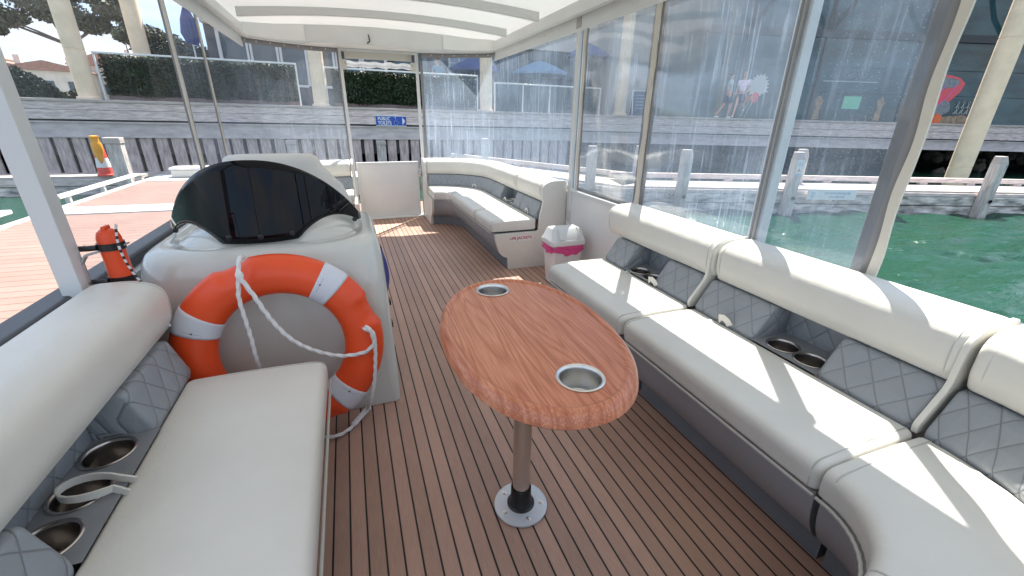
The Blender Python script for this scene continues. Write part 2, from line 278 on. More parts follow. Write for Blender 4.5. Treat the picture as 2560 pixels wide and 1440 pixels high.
# ---------------------------------------------------------------- mesh helpers
class MB:
    def __init__(s): s.v = []; s.f = []; s.uv = []
    def vert(s, p, uv=(0, 0)): s.v.append(tuple(p)); s.uv.append(uv); return len(s.v)-1
    def box(s, x0, x1, y0, y1, z0, z1, T=None):
        b = len(s.v)
        for x in (x0, x1):
            for y in (y0, y1):
                for z in (z0, z1):
                    q = Vector((x, y, z)); q = T @ q if T else q; s.vert(q, (x+y, z))
        for a in ((0, 1, 3, 2), (4, 6, 7, 5), (0, 4, 5, 1), (2, 3, 7, 6), (0, 2, 6, 4), (1, 5, 7, 3)): s.f.append([b+i for i in a])
        return s
    def quad(s, a, b, c, d):
        i = len(s.v)
        for p in (a, b, c, d): s.vert(p)
        s.f.append([i, i+1, i+2, i+3]); return s
    def prism(s, pts, d, T=None, cap=True):
        """pts: closed 3d outline, d: extrusion vector"""
        b = len(s.v); n = len(pts)
        for q in pts:
            q = Vector(q); s.vert(T @ q if T else q)
        for q in pts:
            q = Vector(q) + Vector(d); s.vert(T @ q if T else q)
        for i in range(n): j = (i+1) % n; s.f.append([b+i, b+j, b+n+j, b+n+i])
        if cap: s.f.append([b+i for i in range(n)][::-1]); s.f.append([b+n+i for i in range(n)])
        return s
    def rings(s, rings, closed=True, caps=True, loop=False):
        b = len(s.v); n = len(rings[0])
        for ri, r in enumerate(rings):
            for p in r: s.vert(p[:3], p[3:5] if len(p) > 3 else (0, 0))
        m = len(rings)
        for i in range(m if loop else m-1):
            i2 = (i+1) % m
            for j in range(n if closed else n-1):
                k = (j+1) % n; s.f.append([b+i*n+j, b+i*n+k, b+i2*n+k, b+i2*n+j])
        if caps and not loop: s.f.append([b+j for j in range(n)][::-1]); s.f.append([b+(m-1)*n+j for j in range(n)])
        return s
    def tube(s, path, r, seg=10, loop=False, caps=True, flat=1, twist=None):
        P = [Vector(p) for p in path]; n = len(P); rs = []; last = None
        for i, p in enumerate(P):
            if loop: t = P[(i+1) % n] - P[i-1]
            else: t = P[min(i+1, n-1)] - P[max(i-1, 0)]
            t.normalize()
            if last is None:
                a = Vector((0, 0, 1)) if abs(t.z) < .9 else Vector((1, 0, 0)); a = a.cross(t).normalized()
            else:
                a = (last - t*last.dot(t)).normalized()
            last = a; b = t.cross(a); rr = r[i] if isinstance(r, (list, tuple)) else r; ring = []
            for k in range(seg):
                an = 2*math.pi*k/seg; q = rr
                if twist: q = rr*(1 + .26*math.cos(3*an - twist*i))
                ring.append(p + a*math.cos(an)*q + b*math.sin(an)*q*flat)
            rs.append(ring)
        return s.rings(rs, caps=caps, loop=loop)
    def lathe(s, prof, c=(0, 0, 0), seg=32, caps=False, T=None):
        rs = []
        for (r, z) in prof:
            ring = []
            for k in range(seg):
                q = Vector((c[0]+r*math.cos(2*math.pi*k/seg), c[1]+r*math.sin(2*math.pi*k/seg), c[2]+z)); ring.append(T @ q if T else q)
            rs.append(ring)
        return s.rings(rs, caps=caps)
    def ball(s, c, r, seg=14, T=None, sc=(1, 1, 1)):
        rs = []
        for i in range(1, seg//2+1):
            a = math.pi*i/(seg//2+1); ring = []
            for k in range(seg):
                b = 2*math.pi*k/seg
                q = Vector((c[0]+r*sc[0]*math.sin(a)*math.cos(b), c[1]+r*sc[1]*math.sin(a)*math.sin(b), c[2]-r*sc[2]*math.cos(a))); ring.append(T @ q if T else q)
            rs.append(ring)
        return s.rings(rs)
    def build(s, name, m, parent=None, smooth=True, bevel=0, ang=40, solid=0, sub=0):
        me = bpy.data.meshes.new(name); me.from_pydata(s.v, [], s.f); me.update()
        uvl = me.uv_layers.new(name='UVMap')
        idx = [0]*len(me.loops); me.loops.foreach_get('vertex_index', idx)
        fl = []
        for i in idx: fl += list(s.uv[i])
        uvl.data.foreach_set('uv', fl)
        me.materials.append(m)
        if smooth:
            me.polygons.foreach_set('use_smooth', [True]*len(me.polygons)); me.set_sharp_from_angle(angle=R(ang))
        o = bpy.data.objects.new(name, me); COL.objects.link(o)
        if parent: o.parent = parent
        if solid: q = o.modifiers.new('solid', 'SOLIDIFY'); q.thickness = solid; q.offset = 0
        if bevel: q = o.modifiers.new('bevel', 'BEVEL'); q.width = bevel; q.segments = 3; q.limit_method = 'ANGLE'; q.angle_limit = R(35); q.harden_normals = False
        if sub: q = o.modifiers.new('sub', 'SUBSURF'); q.levels = sub; q.render_levels = sub
        return o

BOAT = []
def thing(name, label, cat, loc=(0, 0, 0), group=None, boat=True, rotz=0):
    o = bpy.data.objects.new(name, None); COL.objects.link(o); o.location = loc; o.rotation_euler = (0, 0, rotz)
    o.empty_display_size = .1; o['label'] = label; o['category'] = cat
    if group: o['group'] = group
    if boat: BOAT.append(o)
    return o
def tag(o, label, cat, group=None, boat=True):
    o['label'] = label; o['category'] = cat
    if group: o['group'] = group
    if boat: BOAT.append(o)
    return o
def struct(o, boat=False, kind='structure', label=None):
    o['kind'] = kind
    if label: o['label'] = label
    if boat: BOAT.append(o)
    return o
def copy_tree(o, parent=None):
    c = o.copy(); COL.objects.link(c); c.parent = parent
    for ch in o.children: copy_tree(ch, c)
    return c

def text_mesh(body, name, m, size, mtx, parent, extrude=.0006, width=None, bold=0, height=None):
    cu = bpy.data.curves.new(name, 'FONT'); cu.body = body; cu.size = 1; cu.align_x = 'CENTER'; cu.align_y = 'CENTER'; cu.extrude = extrude; cu.offset = bold
    cu.space_line = .85
    tmp = bpy.data.objects.new(name, cu); COL.objects.link(tmp)
    bpy.context.view_layer.update()
    dg = bpy.context.evaluated_depsgraph_get(); me = bpy.data.meshes.new_from_object(tmp.evaluated_get(dg)); me.name = name
    bpy.data.objects.remove(tmp)
    xs = [v.co.x for v in me.vertices]; ys = [v.co.y for v in me.vertices]
    sx = (width/(max(xs)-min(xs))) if width else size; sy = (height/(max(ys)-min(ys))) if height else sx
    cx0 = (max(xs)+min(xs))/2; cy0 = (max(ys)+min(ys))/2
    for v in me.vertices: v.co = Vector(((v.co.x-cx0)*sx, (v.co.y-cy0)*sy, v.co.z))
    me.transform(mtx)
    me.materials.clear(); me.materials.append(m); o = bpy.data.objects.new(name, me); COL.objects.link(o); o.parent = parent
    return o

def roundpoly(pts, rad, seg=5, maxlen=.05):
    """2d polygon with rounded corners, long edges subdivided"""
    out = []; n = len(pts)
    for i, p in enumerate(pts):
        a = Vector(pts[i-1]); b = Vector(p); c = Vector(pts[(i+1) % n]); r = rad[i] if isinstance(rad, (list, tuple)) else rad
        u = (a-b); w = (c-b); lu = u.length; lw = w.length; u.normalize(); w.normalize()
        r_ = min(r, lu*.48, lw*.48)
        if r_ < 1e-5: out.append(b); continue
        p0 = b+u*r_; p1 = b+w*r_
        for k in range(seg+1):
            t = k/seg; out.append(p0*(1-t)**2 + b*2*t*(1-t) + p1*t*t)
    res = []
    for i, p in enumerate(out):
        q = out[(i+1) % len(out)]; d = (q-p).length; k = max(1, int(d/maxlen+.5))
        for j in range(k): res.append(p.lerp(q, j/k))
    return [(p.x, p.y) for p in res]

def sweep(mb, prof, path, r0=0, r1=0, crown=0, nr=5, puff=0):
    """prof: [(u,z)] closed; path: wall-side plan points, u goes to the LEFT of travel"""
    P = [Vector((p[0], p[1])) for p in path]
    L_ = [0]
    for i in range(1, len(P)): L_.append(L_[-1]+(P[i]-P[i-1]).length)
    tot = L_[-1]
    st = set()
    for i in range(nr+1):
        a = i/nr*math.pi/2
        if r0: st.add(round(r0*(1-math.cos(a)), 5))
        if r1: st.add(round(tot-r1*(1-math.cos(a)), 5))
    st |= {0, round(tot, 5)}
    nn = max(2, int(tot/.05)); st |= {round(tot*i/nn, 5) for i in range(nn+1)}
    ss = sorted(st); ss = [s for i, s in enumerate(ss) if i == 0 or s-ss[i-1] > .0008]; ss[-1] = round(tot, 5)
    us = [p[0] for p in prof]; zs = [p[1] for p in prof]
    uc = (min(us)+max(us))/2; zc = (min(zs)+max(zs))/2; hu = (max(us)-min(us))/2; hz = (max(zs)-min(zs))/2
    v = [0]
    for i in range(1, len(prof)): v.append(v[-1]+math.dist(prof[i], prof[i-1]))
    rs = []
    for s in ss:
        i = 0
        while i < len(P)-2 and s > L_[i+1]+1e-9: i += 1
        t = (s-L_[i])/(L_[i+1]-L_[i]); p = P[i].lerp(P[i+1], min(max(t, 0), 1))
        def tan(j):
            a = P[max(j-1, 0)]; b = P[min(j+1, len(P)-1)]
            if 0 < j < len(P)-1: return ((P[j]-a).normalized()+(b-P[j]).normalized()).normalized()
            return (b-a).normalized()
        d = tan(i).lerp(tan(i+1), t).normalized(); nrm = Vector((-d.y, d.x))
        ins = 0
        if r0 and s < r0: ins = max(ins, r0-math.sqrt(max(0, r0*r0-(r0-s)**2)))
        if r1 and tot-s < r1: ins = max(ins, r1-math.sqrt(max(0, r1*r1-(r1-(tot-s))**2)))
        pf = 1
        if puff: 
            e = min(1, min(s, tot-s)/.12); pf = 1+puff*math.sqrt(1-(1-e)**2)
        ring = []
        for (u, z), vv in zip(prof, v):
            u2 = uc+(u-uc)*(1-ins/hu)*pf; z2 = zc+(z-zc)*(1-ins*.4/hz)
            if crown and z > zc: z2 += crown*(1-((u-uc)/hu)**2)*(1-ins/max(r0, r1, .001))
            q = p+nrm*u2; ring.append((q.x, q.y, z2, s, vv))
        rs.append(ring)
    return mb.rings(rs)

def mirror(path): return path

# ================================================================ THE BOAT
XL, XR = -0.84, 1.70
deck = MB().box(XL-.06, XR+.06, -1.4, 5.66, -.03, 0).build('deck_floor', M['teak'], smooth=False); struct(deck, True, label='brown synthetic teak boat deck with black caulking lines')
hull = thing('boat_hull', 'white pontoon boat hull carrying the brown deck', 'hull')
MB().box(XL-.10, XR+.10, -1.5, 5.72, -.16, -.035).build('deck_frame', M['alu'], hull, bevel=.01)
for x in (XL+.25, XR-.25):
    MB().lathe([(.02, -4.6), (.33, -4.2), (.33, 2.5), (.02, 2.9)], seg=24, T=Matrix.Translation((x, .9+.6, -.5)) @ Matrix.Rotation(R(-90), 4, 'X')).build('pontoon_tube', M['alu'], hull)

# ---- benches
BASE_UP = roundpoly([(.30, .106), (.565, .106), (.60, .135), (.637, .20), (.652, .27), (.655, .314), (.30, .314)], [0, .01, .03, .04, .03, .005, 0], 3)
KICK = [(.30, .001), (.53, .001), (.535, .105), (.30, .105)]
def bench_base(parent, path):
    mb = MB(); sweep(mb, BASE_UP, path); mb.build('base_panel', M['panel'], parent)
    mb = MB(); sweep(mb, KICK, path); mb.build('kickboard', M['kick'], parent, smooth=False)
def cushion(parent, path, ub=.30, r0=.028, r1=.028, piping=True):
    prof = roundpoly([(ub, .322), (.672, .322), (.682, .412), (ub, .418)], [.012, .014, .04, .02], 6, .03)
    mb = MB(); sweep(mb, prof, path, r0, r1, crown=.006); c = mb.build('seat_cushion', M['cream'], parent, ang=60)
    if piping:
        pp = MB(); sweep(pp, roundpoly([(.676, .318), (.684, .318), (.684, .326), (.676, .326)], .003, 2), path, .004, .004); pp.build('piping', M['piping'], c)
        for e, s in ((0, 1), (-1, -1)):           # stitched seam round both ends
            a = Vector(path[e]); b = Vector(path[e+s]); d = (b-a).normalized(); nrm = Vector((-d.y, d.x)) * s
            o2 = a + d*.024; pts = []
            for (u, z) in roundpoly([(ub+.012, .334), (.66, .334), (.668, .405), (ub+.012, .410)], [.012, .014, .035, .02], 5, .2):
                cr_ = .006*(1-((u-.49)/.19)**2) if z > .37 else 0
                pts.append((o2.x+nrm.x*(u+(.011 if u > .5 else -.011)), o2.y+nrm.y*(u+(.011 if u > .5 else -.011)), z+(.0075+cr_ if z > .37 else -.011)))
            MB().tube(pts, .0022, 5, loop=True).build('seam', M['piping'], c)
    return c
def bolster(parent, path, r0=.03, r1=.03, grow=0):
    prof = roundpoly([(.205, .548), (.232, .60), (.234, .695), (.165, .727), (.03, .727), (.03, .60), (.06, .548)], [.012, .03, .045, .04, .04, .02, .01], 6, .03)
    mb = MB(); sweep(mb, prof, path, r0, r1, nr=7); b = mb.build('backrest_bolster', M['cream'], parent, ang=60)
    for e, s in ((0, 1), (-1, -1)):
        a = Vector(path[e]); c = Vector(path[e+s]); d = (c-a).normalized(); nrm = Vector((-d.y, d.x)) * s
        o2 = a + d*.034; pts = []
        for (u, z) in roundpoly([(.205, .556), (.229, .60), (.230, .690), (.163, .7235), (.035, .7235)], [.012, .03, .045, .04, 0], 5, .2)[:-1]:
            if z > .58 or u > .2: pts.append((o2.x+nrm.x*(u+.004), o2.y+nrm.y*(u+.004), z+.004))
        MB().tube(pts[:26], .0018, 5).build('seam', M['piping'], b)
    return b
def pad(parent, path, ub=.30, m='quilt', r=.02):
    prof = roundpoly([(.10, .40), (ub-.002, .40), (ub+.006, .43), (.225, .546), (.10, .546)], [0, .01, .02, .012, 0], 5, .025)
    mb = MB(); sweep(mb, prof, path, r, r, nr=4); return mb.build('lumbar_pad', M[m], parent, ang=60)
def recess(parent, path, ub=.30):
    prof = [(.05, .41), (.125, .41), (.125, .548), (.05, .548)]
    mb = MB(); sweep(mb, prof, path); mb.build('recess_back', M['quilt'], parent, smooth=False)
    prof = roundpoly([(.125, .36), (ub+.02, .36), (ub+.02, .424), (.125, .424)], [0, .002, .012, 0], 3)
    mb = MB(); sweep(mb, prof, path); mb.build('cup_shelf', M['grey'], parent)
def cup(parent, x, y, z=.4255, r=.053, name='cup_holder'):
    mb = MB()
    mb.lathe([(r+.007, -.001), (r+.008, .003), (r+.004, .006), (r, .004), (r-.002, .001), (r-.004, -.004)], (x, y, z), 40)
    mb.build(name, M['steel'], parent)
    return None
def cup_full(parent, x, y, z, r=.053, depth=.075, m='steel_d'):
    mb = MB()
    prof = [(r-.006, -depth), (r+.001, -depth), (r+.001, -.001), (r+.005, -.001), (r+.006, .0015), (r+.003, .0035), (r-.001, .002), (r-.003, 0), (r-.004, -.008), (r-.006, -depth+.006), (r-.012, -depth+.002), (.001, -depth+.002)]
    mb.lathe(prof, (x, y, z), 40); return mb.build('cup_holder', M[m], parent)
def loop_strap(parent, pts, w=.013, m='cream'):
    """flat ribbon loop along pts, width along z-ish"""
    mb = MB(); P = [Vector(p) for p in pts]; rs = []
    for i, p in enumerate(P):
        t = (P[min(i+1, len(P)-1)]-P[max(i-1, 0)]).normalized(); side = Vector((0, 0, 1)); side = (side-t*side.dot(t)).normalized(); th = t.cross(side)
        rs.append([p+side*w+th*.0022, p+side*w-th*.0022, p-side*w-th*.0022, p-side*w+th*.0022])
    mb.rings(rs); return mb.build('pull_strap', M[m], parent)

def shelf_with_holes(parent, x0, x1, y0, y1, z, cups, r=.0535):
    """flat shelf sheet (with real openings) around the cup holders"""
    mb = MB(); n = len(cups); ys = sorted(c[1] for c in cups); cs = sorted(cups, key=lambda c: c[1])
    edges = [y0]+[(ys[i]+ys[i+1])/2 for i in range(n-1)]+[y1]
    for i, (cx0, cy0) in enumerate(cs):
        a, b = edges[i], edges[i+1]; K = 32; inner = []; outer = []
        for k in range(K):
            an = 2*math.pi*(k+.5)/K; dx, dy = math.cos(an), math.sin(an); inner.append((cx0+r*dx, cy0+r*dy, z))
            t = 1e9
            if dx > 1e-9: t = min(t, (x1-cx0)/dx)
            if dx < -1e-9: t = min(t, (x0-cx0)/dx)
            if dy > 1e-9: t = min(t, (b-cy0)/dy)
            if dy < -1e-9: t = min(t, (a-cy0)/dy)
            outer.append((cx0+t*dx, cy0+t*dy, z))
        # snap corners
        cor = [(x0, a), (x1, a), (x1, b), (x0, b)]
        for c in cor:
            j = min(range(K), key=lambda q: math.dist(outer[q][:2], c)); outer[j] = (c[0], c[1], z)
        mb.rings([inner, outer], caps=False)
    return mb.build('cup_shelf', M['grey'], parent, smooth=False)

def straight_bench(side, name, label, ya, yb, pads, rec, cups, ub, ends=(True, True), bol=None, group=None, seats=None):
    """side +1: along the right wall, -1: along the left wall. ya<yb."""
    xw = XR if side > 0 else XL
    t = thing(name, label, 'bench', (xw-side*.35, (ya+yb)/2, 0), group)
    off = Vector(t.location)
    def path(a, b):
        p = [(xw, a), (xw, (a+b)/2), (xw, b)] if side > 0 else [(xw, b), (xw, (a+b)/2), (xw, a)]
        return [(x-off.x, y-off.y) for x, y in p]
    bench_base(t, path(ya+.01, yb-.01))
    cushion(t, path(ya+.002, yb-.002), ub)
    b0, b1 = bol or (ya, yb)
    bolster(t, path(b0+.003, b1-.003))
    MB().box(*sorted((xw-off.x-side*.028, xw-off.x-side*.10)), ya-off.y+.02, yb-off.y-.02, .02, .69).build('back_board', M['cream'], t, smooth=False)
    for a, b in pads: pad(t, path(a, b), ub)
    if side > 0:
        wing = roundpoly([(ub+.006, .412), (ub+.012, .44), (.234, .55), (.236, .60), (.236, .69), (.165, .727), (.03, .724), (.03, .412)], [.003, .02, .03, .03, .04, .03, .01, .003], 5, .2)
        MB().prism([(xw-off.x-u, ya-off.y+.004, z) for u, z in wing], (0, .015, 0)).build('side_wing', M['cream'], t, bevel=.006, ang=60)
    for (a, b) in rec:
        mb = MB(); sweep(mb, [(.05, .41), (.125, .41), (.125, .548), (.05, .548)], path(a-.02, b+.02)); mb.build('recess_back', M['quilt'], t, smooth=False)
        xs = sorted((xw-off.x-side*.126, xw-off.x-side*(ub+.012)))
        shelf_with_holes(t, xs[0], xs[1], a-off.y, b-off.y, .425, [(x-off.x, y-off.y) for x, y in cups])
    for (x, y) in cups: cup_full(t, x-off.x, y-off.y, .426)
    return t, off

tB, oB = straight_bench(1, 'bench_section', 'middle right-hand bench section beside the oval table, cream seat in strips of sun', .49, 1.375, [(.512, .79), (1.045, 1.368)], [(.785, 1.05)], [(1.462, .965), (1.462, .855)], .30, bol=(.49, 1.372))
tA, oA = straight_bench(1, 'bench_section', 'right-hand bench section next to the white swing-top bin, seat half in sun', 1.385, 2.15, [(1.407, 1.665), (1.925, 2.13)], [(1.66, 1.93)], [(1.455, 1.85), (1.455, 1.735)], .30, bol=(1.375, 2.26))
tL, oL = straight_bench(-1, 'bench', 'shaded cream bench at lower left with three cup holders and the lifebuoy at its end', -.15, 1.455, [(.15, .80), (1.19, 1.50)], [(.795, 1.195)], [(-.655, 1.125), (-.655, .995), (-.655, .865)], .26, bol=(-.15, 1.60))
for t_, o_, pts in ((tB, oB, [(1.385, 1.205, .432), (1.380, 1.198, .450), (1.384, 1.185, .453), (1.389, 1.168, .445), (1.393, 1.155, .428)]),
                    (tA, oA, [(1.385, 1.68, .432), (1.380, 1.673, .450), (1.384, 1.66, .453), (1.389, 1.643, .445), (1.393, 1.63, .428)])):
    loop_strap(t_, [(x-o_.x, y-o_.y, z) for x, y, z in pts])
lp = []
for k in range(15):
    a = -2.5+5.0*k/14; lp.append((-.627-.055*math.cos(a)*1.0-oL.x, .985+.032*math.sin(a)*(1+.2*math.cos(a))-oL.y, .452-.012*abs(a)/2.5))
loop_strap(tL, [(-.555-oL.x, 1.00-oL.y, .425)]+lp[::-1]+[(-.555-oL.x, .962-oL.y, .425)], .009)

# corner section at the stern (right foreground)
def arc(cx0, cy0, rx, ry, a0, a1, n=14): return [(cx0+rx*math.cos(R(a0+(a1-a0)*i/n)), cy0+ry*math.sin(R(a0+(a1-a0)*i/n))) for i in range(n+1)]
tC = thing('corner_bench', 'curved cream corner bench section in the right foreground, seat half in sun', 'bench', (1.35, .2, 0))
def rel(pts, t): return [(x-t.location.x, y-t.location.y) for x, y in pts]
pc = [(.3, -.4), (.55, -.4)] + arc(.80, .47, .90, .87, -90, 0) + [(1.70, .483)]
bench_base(tC, rel(pc, tC)); cushion(tC, rel(pc[4:], tC)); cushion(tC, rel(pc[:5], tC))
bolster(tC, rel(pc, tC)); pad(tC, rel(pc, tC), .30)

# bow bench, right of the gate
pb = [(1.70, 3.26), (1.70, 4.2), (1.70, 4.74)] + arc(.87, 4.74, .83, .84, 0, 90)[1:] + [(.865, 5.58)]
tD = thing('bow_bench', 'curved cream bow bench right of the white gate with LIFE JACKETS on its end', 'bench', (1.35, 4.3, 0))
def along(path, a, b):
    P = [Vector(p) for p in path]; out = []; s = 0
    for i in range(len(P)-1):
        d = (P[i+1]-P[i]).length; t0 = max(0, (a-s)/d); t1 = min(1, (b-s)/d)
        if t0 < t1:
            if not out: out.append(P[i].lerp(P[i+1], t0))
            out.append(P[i].lerp(P[i+1], t1))
        s += d
    return [(p.x, p.y) for p in out]
pbr = rel(pb, tD); tot = sum(math.dist(pbr[i], pbr[i+1]) for i in range(len(pbr)-1))
bench_base(tD, pbr)
for a, b in ((0, .50), (.505, 1.48), (1.485, tot)): cushion(tD, along(pbr, a, b), .27)
for a, b in ((0, .62), (.625, tot)): bolster(tD, along(pbr, a, b))
for a, b in ((.03, .42), (.425, .60), (.98, 1.30), (1.305, tot-.03)): pad(tD, along(pbr, a, b), .265)
mb = MB(); sweep(mb, [(.05, .41), (.125, .41), (.125, .548), (.05, .548)], along(pbr, .58, 1.0)); mb.build('recess_back', M['grey'], tD, smooth=False)
mb = MB(); sweep(mb, [(.03, .40), (.27, .40), (.27, .424), (.03, .424)], along(pbr, .58, 1.0)); mb.build('cup_shelf', M['grey'], tD, smooth=False)
for d_ in (.68, .84):
    q = along(pbr, d_, d_+.1)[0]; cup(tD, q[0]-.195, q[1])
endp = roundpoly([(.53, 0), (.54, .105), (.576, .114), (.612, .149), (.637, .22), (.652, .28), (.652, .312), (.262, .316), (.255, .43), (.232, .535), (.225, .56), (.240, .60), (.240, .69), (.165, .731), (.015, .731), (.012, .6), (.012, 0)],
                 [.004, .01, .02, .03, .04, .03, .012, .02, .02, .03, .02, .02, .05, .05, .04, 0, .004], 5, .2)
def end_panel(t, x, y, th, d=(0, 1)):
    pts = [(x-u-t.location.x, y-t.location.y, z) for u, z in endp]
    return MB().prism(pts, (0, th, 0)).build('end_panel', M['cream'], t, bevel=.004)
end_panel(tD, 1.70, 3.228, .028)
MB().prism([(.862-1.35, 5.585-u-4.3, z) for u, z in endp], (-.028, 0, 0)).build('end_panel', M['cream'], tD, bevel=.004)
st = MB().box(1.170-1.35, 1.383-1.35, 3.2265-4.3, 3.2275-4.3, .246, .290).build('sticker', M['white'], tD, smooth=False)
text_mesh('LIFE JACKETS', 'lettering', M['red'], 1, Matrix.Translation((1.2765-1.35, 3.2262-4.3, .268)) @ Matrix.Rotation(R(90), 4, 'X'), st, width=.198, bold=.02, height=.032)
for d_ in (.22, .80, 1.9):
    q = Vector(along(pbr, d_, d_+.1)[0]); q2 = Vector(along(pbr, d_, d_+.1)[-1]); dd = (q2-q).normalized(); nn = Vector((-dd.y, dd.x)); c0 = q+nn*.275
    loop_strap(tD, [(c0.x-dd.x*.03*math.cos(a), c0.y-dd.y*.03*math.cos(a), .425+.035*math.sin(a)) for a in [math.pi*i/8 for i in range(9)]], .008)

# bow bench, left of the gate (mirror image, mostly hidden by the console)
tE = thing('bow_bench', 'small cream bow bench left of the white gate, behind the helm chair', 'bench', (-.3, 5.2, 0))
pe = [(.0, 5.58), (-.02, 5.58)] + arc(-.02, 4.9, .82, .68, 90, 180)[1:] + [(-.84, 4.2)]
per = rel(pe, tE); te = sum(math.dist(per[i], per[i+1]) for i in range(len(per)-1))
bench_base(tE, per); cushion(tE, along(per, 0, 1.0), .27); cushion(tE, along(per, 1.005, te), .27); bolster(tE, per); pad(tE, per, .265)
MB().prism([(.005+.3, 5.585-u-5.2, z) for u, z in endp], (.025, 0, 0)).build('end_panel', M['cream'], tE, bevel=.004)

# ---- oval table
tt = thing('oval_table', 'oval wood-look table on a steel pedestal in the aisle, with two cup holders', 'table', (.405, .975, 0))
TZ = .64; CX, CY = .440-.405, 1.035-.975
def oval(a, b, z, n=72):
    o = []
    for k in range(n):
        an = 2*math.pi*k/n; c, s_ = math.cos(an), math.sin(an)
        e = 2/2.15; x = b*math.copysign(abs(c)**e, c); y = a*math.copysign(abs(s_)**e, s_)
        th = R(3.1); o.append((CX+x*math.cos(th)+y*math.sin(th), CY-x*math.sin(th)+y*math.cos(th), z))
    return o
cups_t = []
mb = MB()
rs = [oval(.385, .225, TZ-.045), oval(.408, .248, TZ-.040), oval(.418, .257, TZ-.030), oval(.414, .253, TZ-.012), oval(.404, .243, TZ), oval(.398, .237, TZ+.0045), oval(.392, .231, TZ+.0055), oval(.387, .226, TZ+.004), oval(.3835, .2225, TZ-.0005), oval(.380, .219, TZ-.0015)]
mb.rings(rs, caps=False)
# top sheet with two openings for the cup holders
HC = [(.4275-.405, 1.345-.975), (.459-.405, .752-.975)]
top = MB(); K = 72; half = CY
for (hx, hy), up_, zz_ in [(h_, u_, z_) for z_ in (TZ-.0015, TZ-.045) for h_, u_ in zip(HC, (1, 0))]:
    lip = oval(.380, .219, zz_) if zz_ > TZ-.01 else oval(.385, .225, zz_)
    inner = []; outer = []
    for k in range(K):
        an = 2*math.pi*(k+.5)/K; dx, dy = math.cos(an), math.sin(an); inner.append((hx+.0545*dx, hy+.0545*dy, zz_)); best = 1e9
        for i in range(len(lip)):
            p, q = lip[i], lip[(i+1) % len(lip)]; ex, ey = q[0]-p[0], q[1]-p[1]; den = dx*ey-dy*ex
            if abs(den) < 1e-12: continue
            t = ((p[0]-hx)*ey-(p[1]-hy)*ex)/den; s_ = ((p[0]-hx)*dy-(p[1]-hy)*dx)/den
            if t > 0 and -1e-6 <= s_ <= 1.000001: best = min(best, t)
        if (up_ and dy < 0) or (not up_ and dy > 0): best = min(best, (half-hy)/dy)
        outer.append((hx+best*dx, hy+best*dy, zz_))
    for i in range(len(lip)):
        p, q = lip[i], lip[(i+1) % len(lip)]
        if (p[1]-half)*(q[1]-half) <= 0 and p[1] != q[1]:
            xx = p[0]+(q[0]-p[0])*(half-p[1])/(q[1]-p[1]); j = min(range(K), key=lambda w: math.dist(outer[w][:2], (xx, half))); outer[j] = (xx, half, zz_)
    mb.rings([inner, outer], caps=False)
tabletop = mb.build('table_top', M['wood'], tt, ang=50)
for hx, hy in HC: cup_full(tt, hx, hy, TZ, .054, .07, 'steel')
MB().lathe([(.0285, .075), (.0285, TZ-.046)], (0, 0, 0), 32, caps=True).build('pedestal_tube', M['steel'], tt)
MB().lathe([(.001, TZ-.046), (.09, TZ-.046), (.09, TZ-.053), (.04, TZ-.075), (.03, TZ-.08)], (0, 0, 0), 32).build('top_socket', M['alu'], tt)
MB().lathe([(.031, .088), (.0335, .085), (.0335, .045), (.036, .040), (.038, .020), (.046, .016), (.046, .009), (.03, .008)], (0, 0, 0), 32).build('collar', M['black'], tt)
bs = MB().lathe([(.001, .0045), (.089, .0045), (.0885, .010), (.084, .0115), (.05, .014), (.001, .014)], (0, 0, 0), 48); bs = bs.build('base_plate', mat('white_cast_metal', (.60, .63, .67), .35, .3, .1, 60), tt)
for k in range(5):
    a = R(12+72*k-30); sc = MB().lathe([(.0085, 0), (.0085, .0012), (.007, .0022), (.0035, .0022), (.003, .0005), (.0005, .0005)], (.068*math.cos(a), .068*math.sin(a), .0125), 14); sc.build('screw', M['steel'], bs)

# ---- helm console with its dark screen
tc_ = thing('helm_console', 'glossy cream fibreglass helm console with a black wraparound windscreen', 'console', (-.33, 2.05, 0))
def rrect3(x0, x1, y0, y1, rn, rf, z, n=9):
    """plan outline: near corners (low y) radius rn, far corners radius rf"""
    pts = []
    for (cx0, cy0, r, a0) in ((x1-rn, y0+rn, rn, -90), (x1-rf, y1-rf, rf, 0), (x0+rf, y1-rf, rf, 90), (x0+rn, y0+rn, rn, 180)):
        for i in range(n+1):
            a = R(a0+90*i/n); pts.append((cx0+r*math.cos(a)+.33, cy0+r*math.sin(a)-2.05, z))
    o = []
    for i, p in enumerate(pts):            # even out the long straight runs
        q = pts[(i+1) % len(pts)]; o.append(p)
        if i % (n+1) == n:
            for j in range(1, 6): o.append(tuple(p[k]+(q[k]-p[k])*j/6 for k in range(3)))
    return o
mb = MB()
lv = [(0.002, -.79, .092, 1.690, .03, .03), (.02, -.79, .093, 1.687, .035, .03), (.15, -.79, .093, 1.700, .045, .04), (.30, -.79, .092, 1.712, .06, .05), (.45, -.79, .090, 1.730, .08, .06),
      (.56, -.79, .088, 1.748, .11, .07), (.65, -.789, .085, 1.766, .14, .08), (.695, -.784, .079, 1.782, .15, .09), (.717, -.775, .068, 1.798, .155, .09), (.731, -.758, .050, 1.822, .155, .09), (.737, -.735, .024, 1.852, .15, .09)]
rings_ = [rrect3(x0, x1, y0, 2.50 if z < .6 else 2.50-(z-.6)*.3, rn, rf, z) for z, x0, x1, y0, rn, rf in lv]
rings_ += [rrect3(-.715, .004, 1.875, 2.46, .16, .09, .7325), rrect3(-.705, -.010, 1.893, 2.45, .20, .09, .7245), rrect3(-.695, -.02, 1.90, 2.44, .20, .09, .7285)]
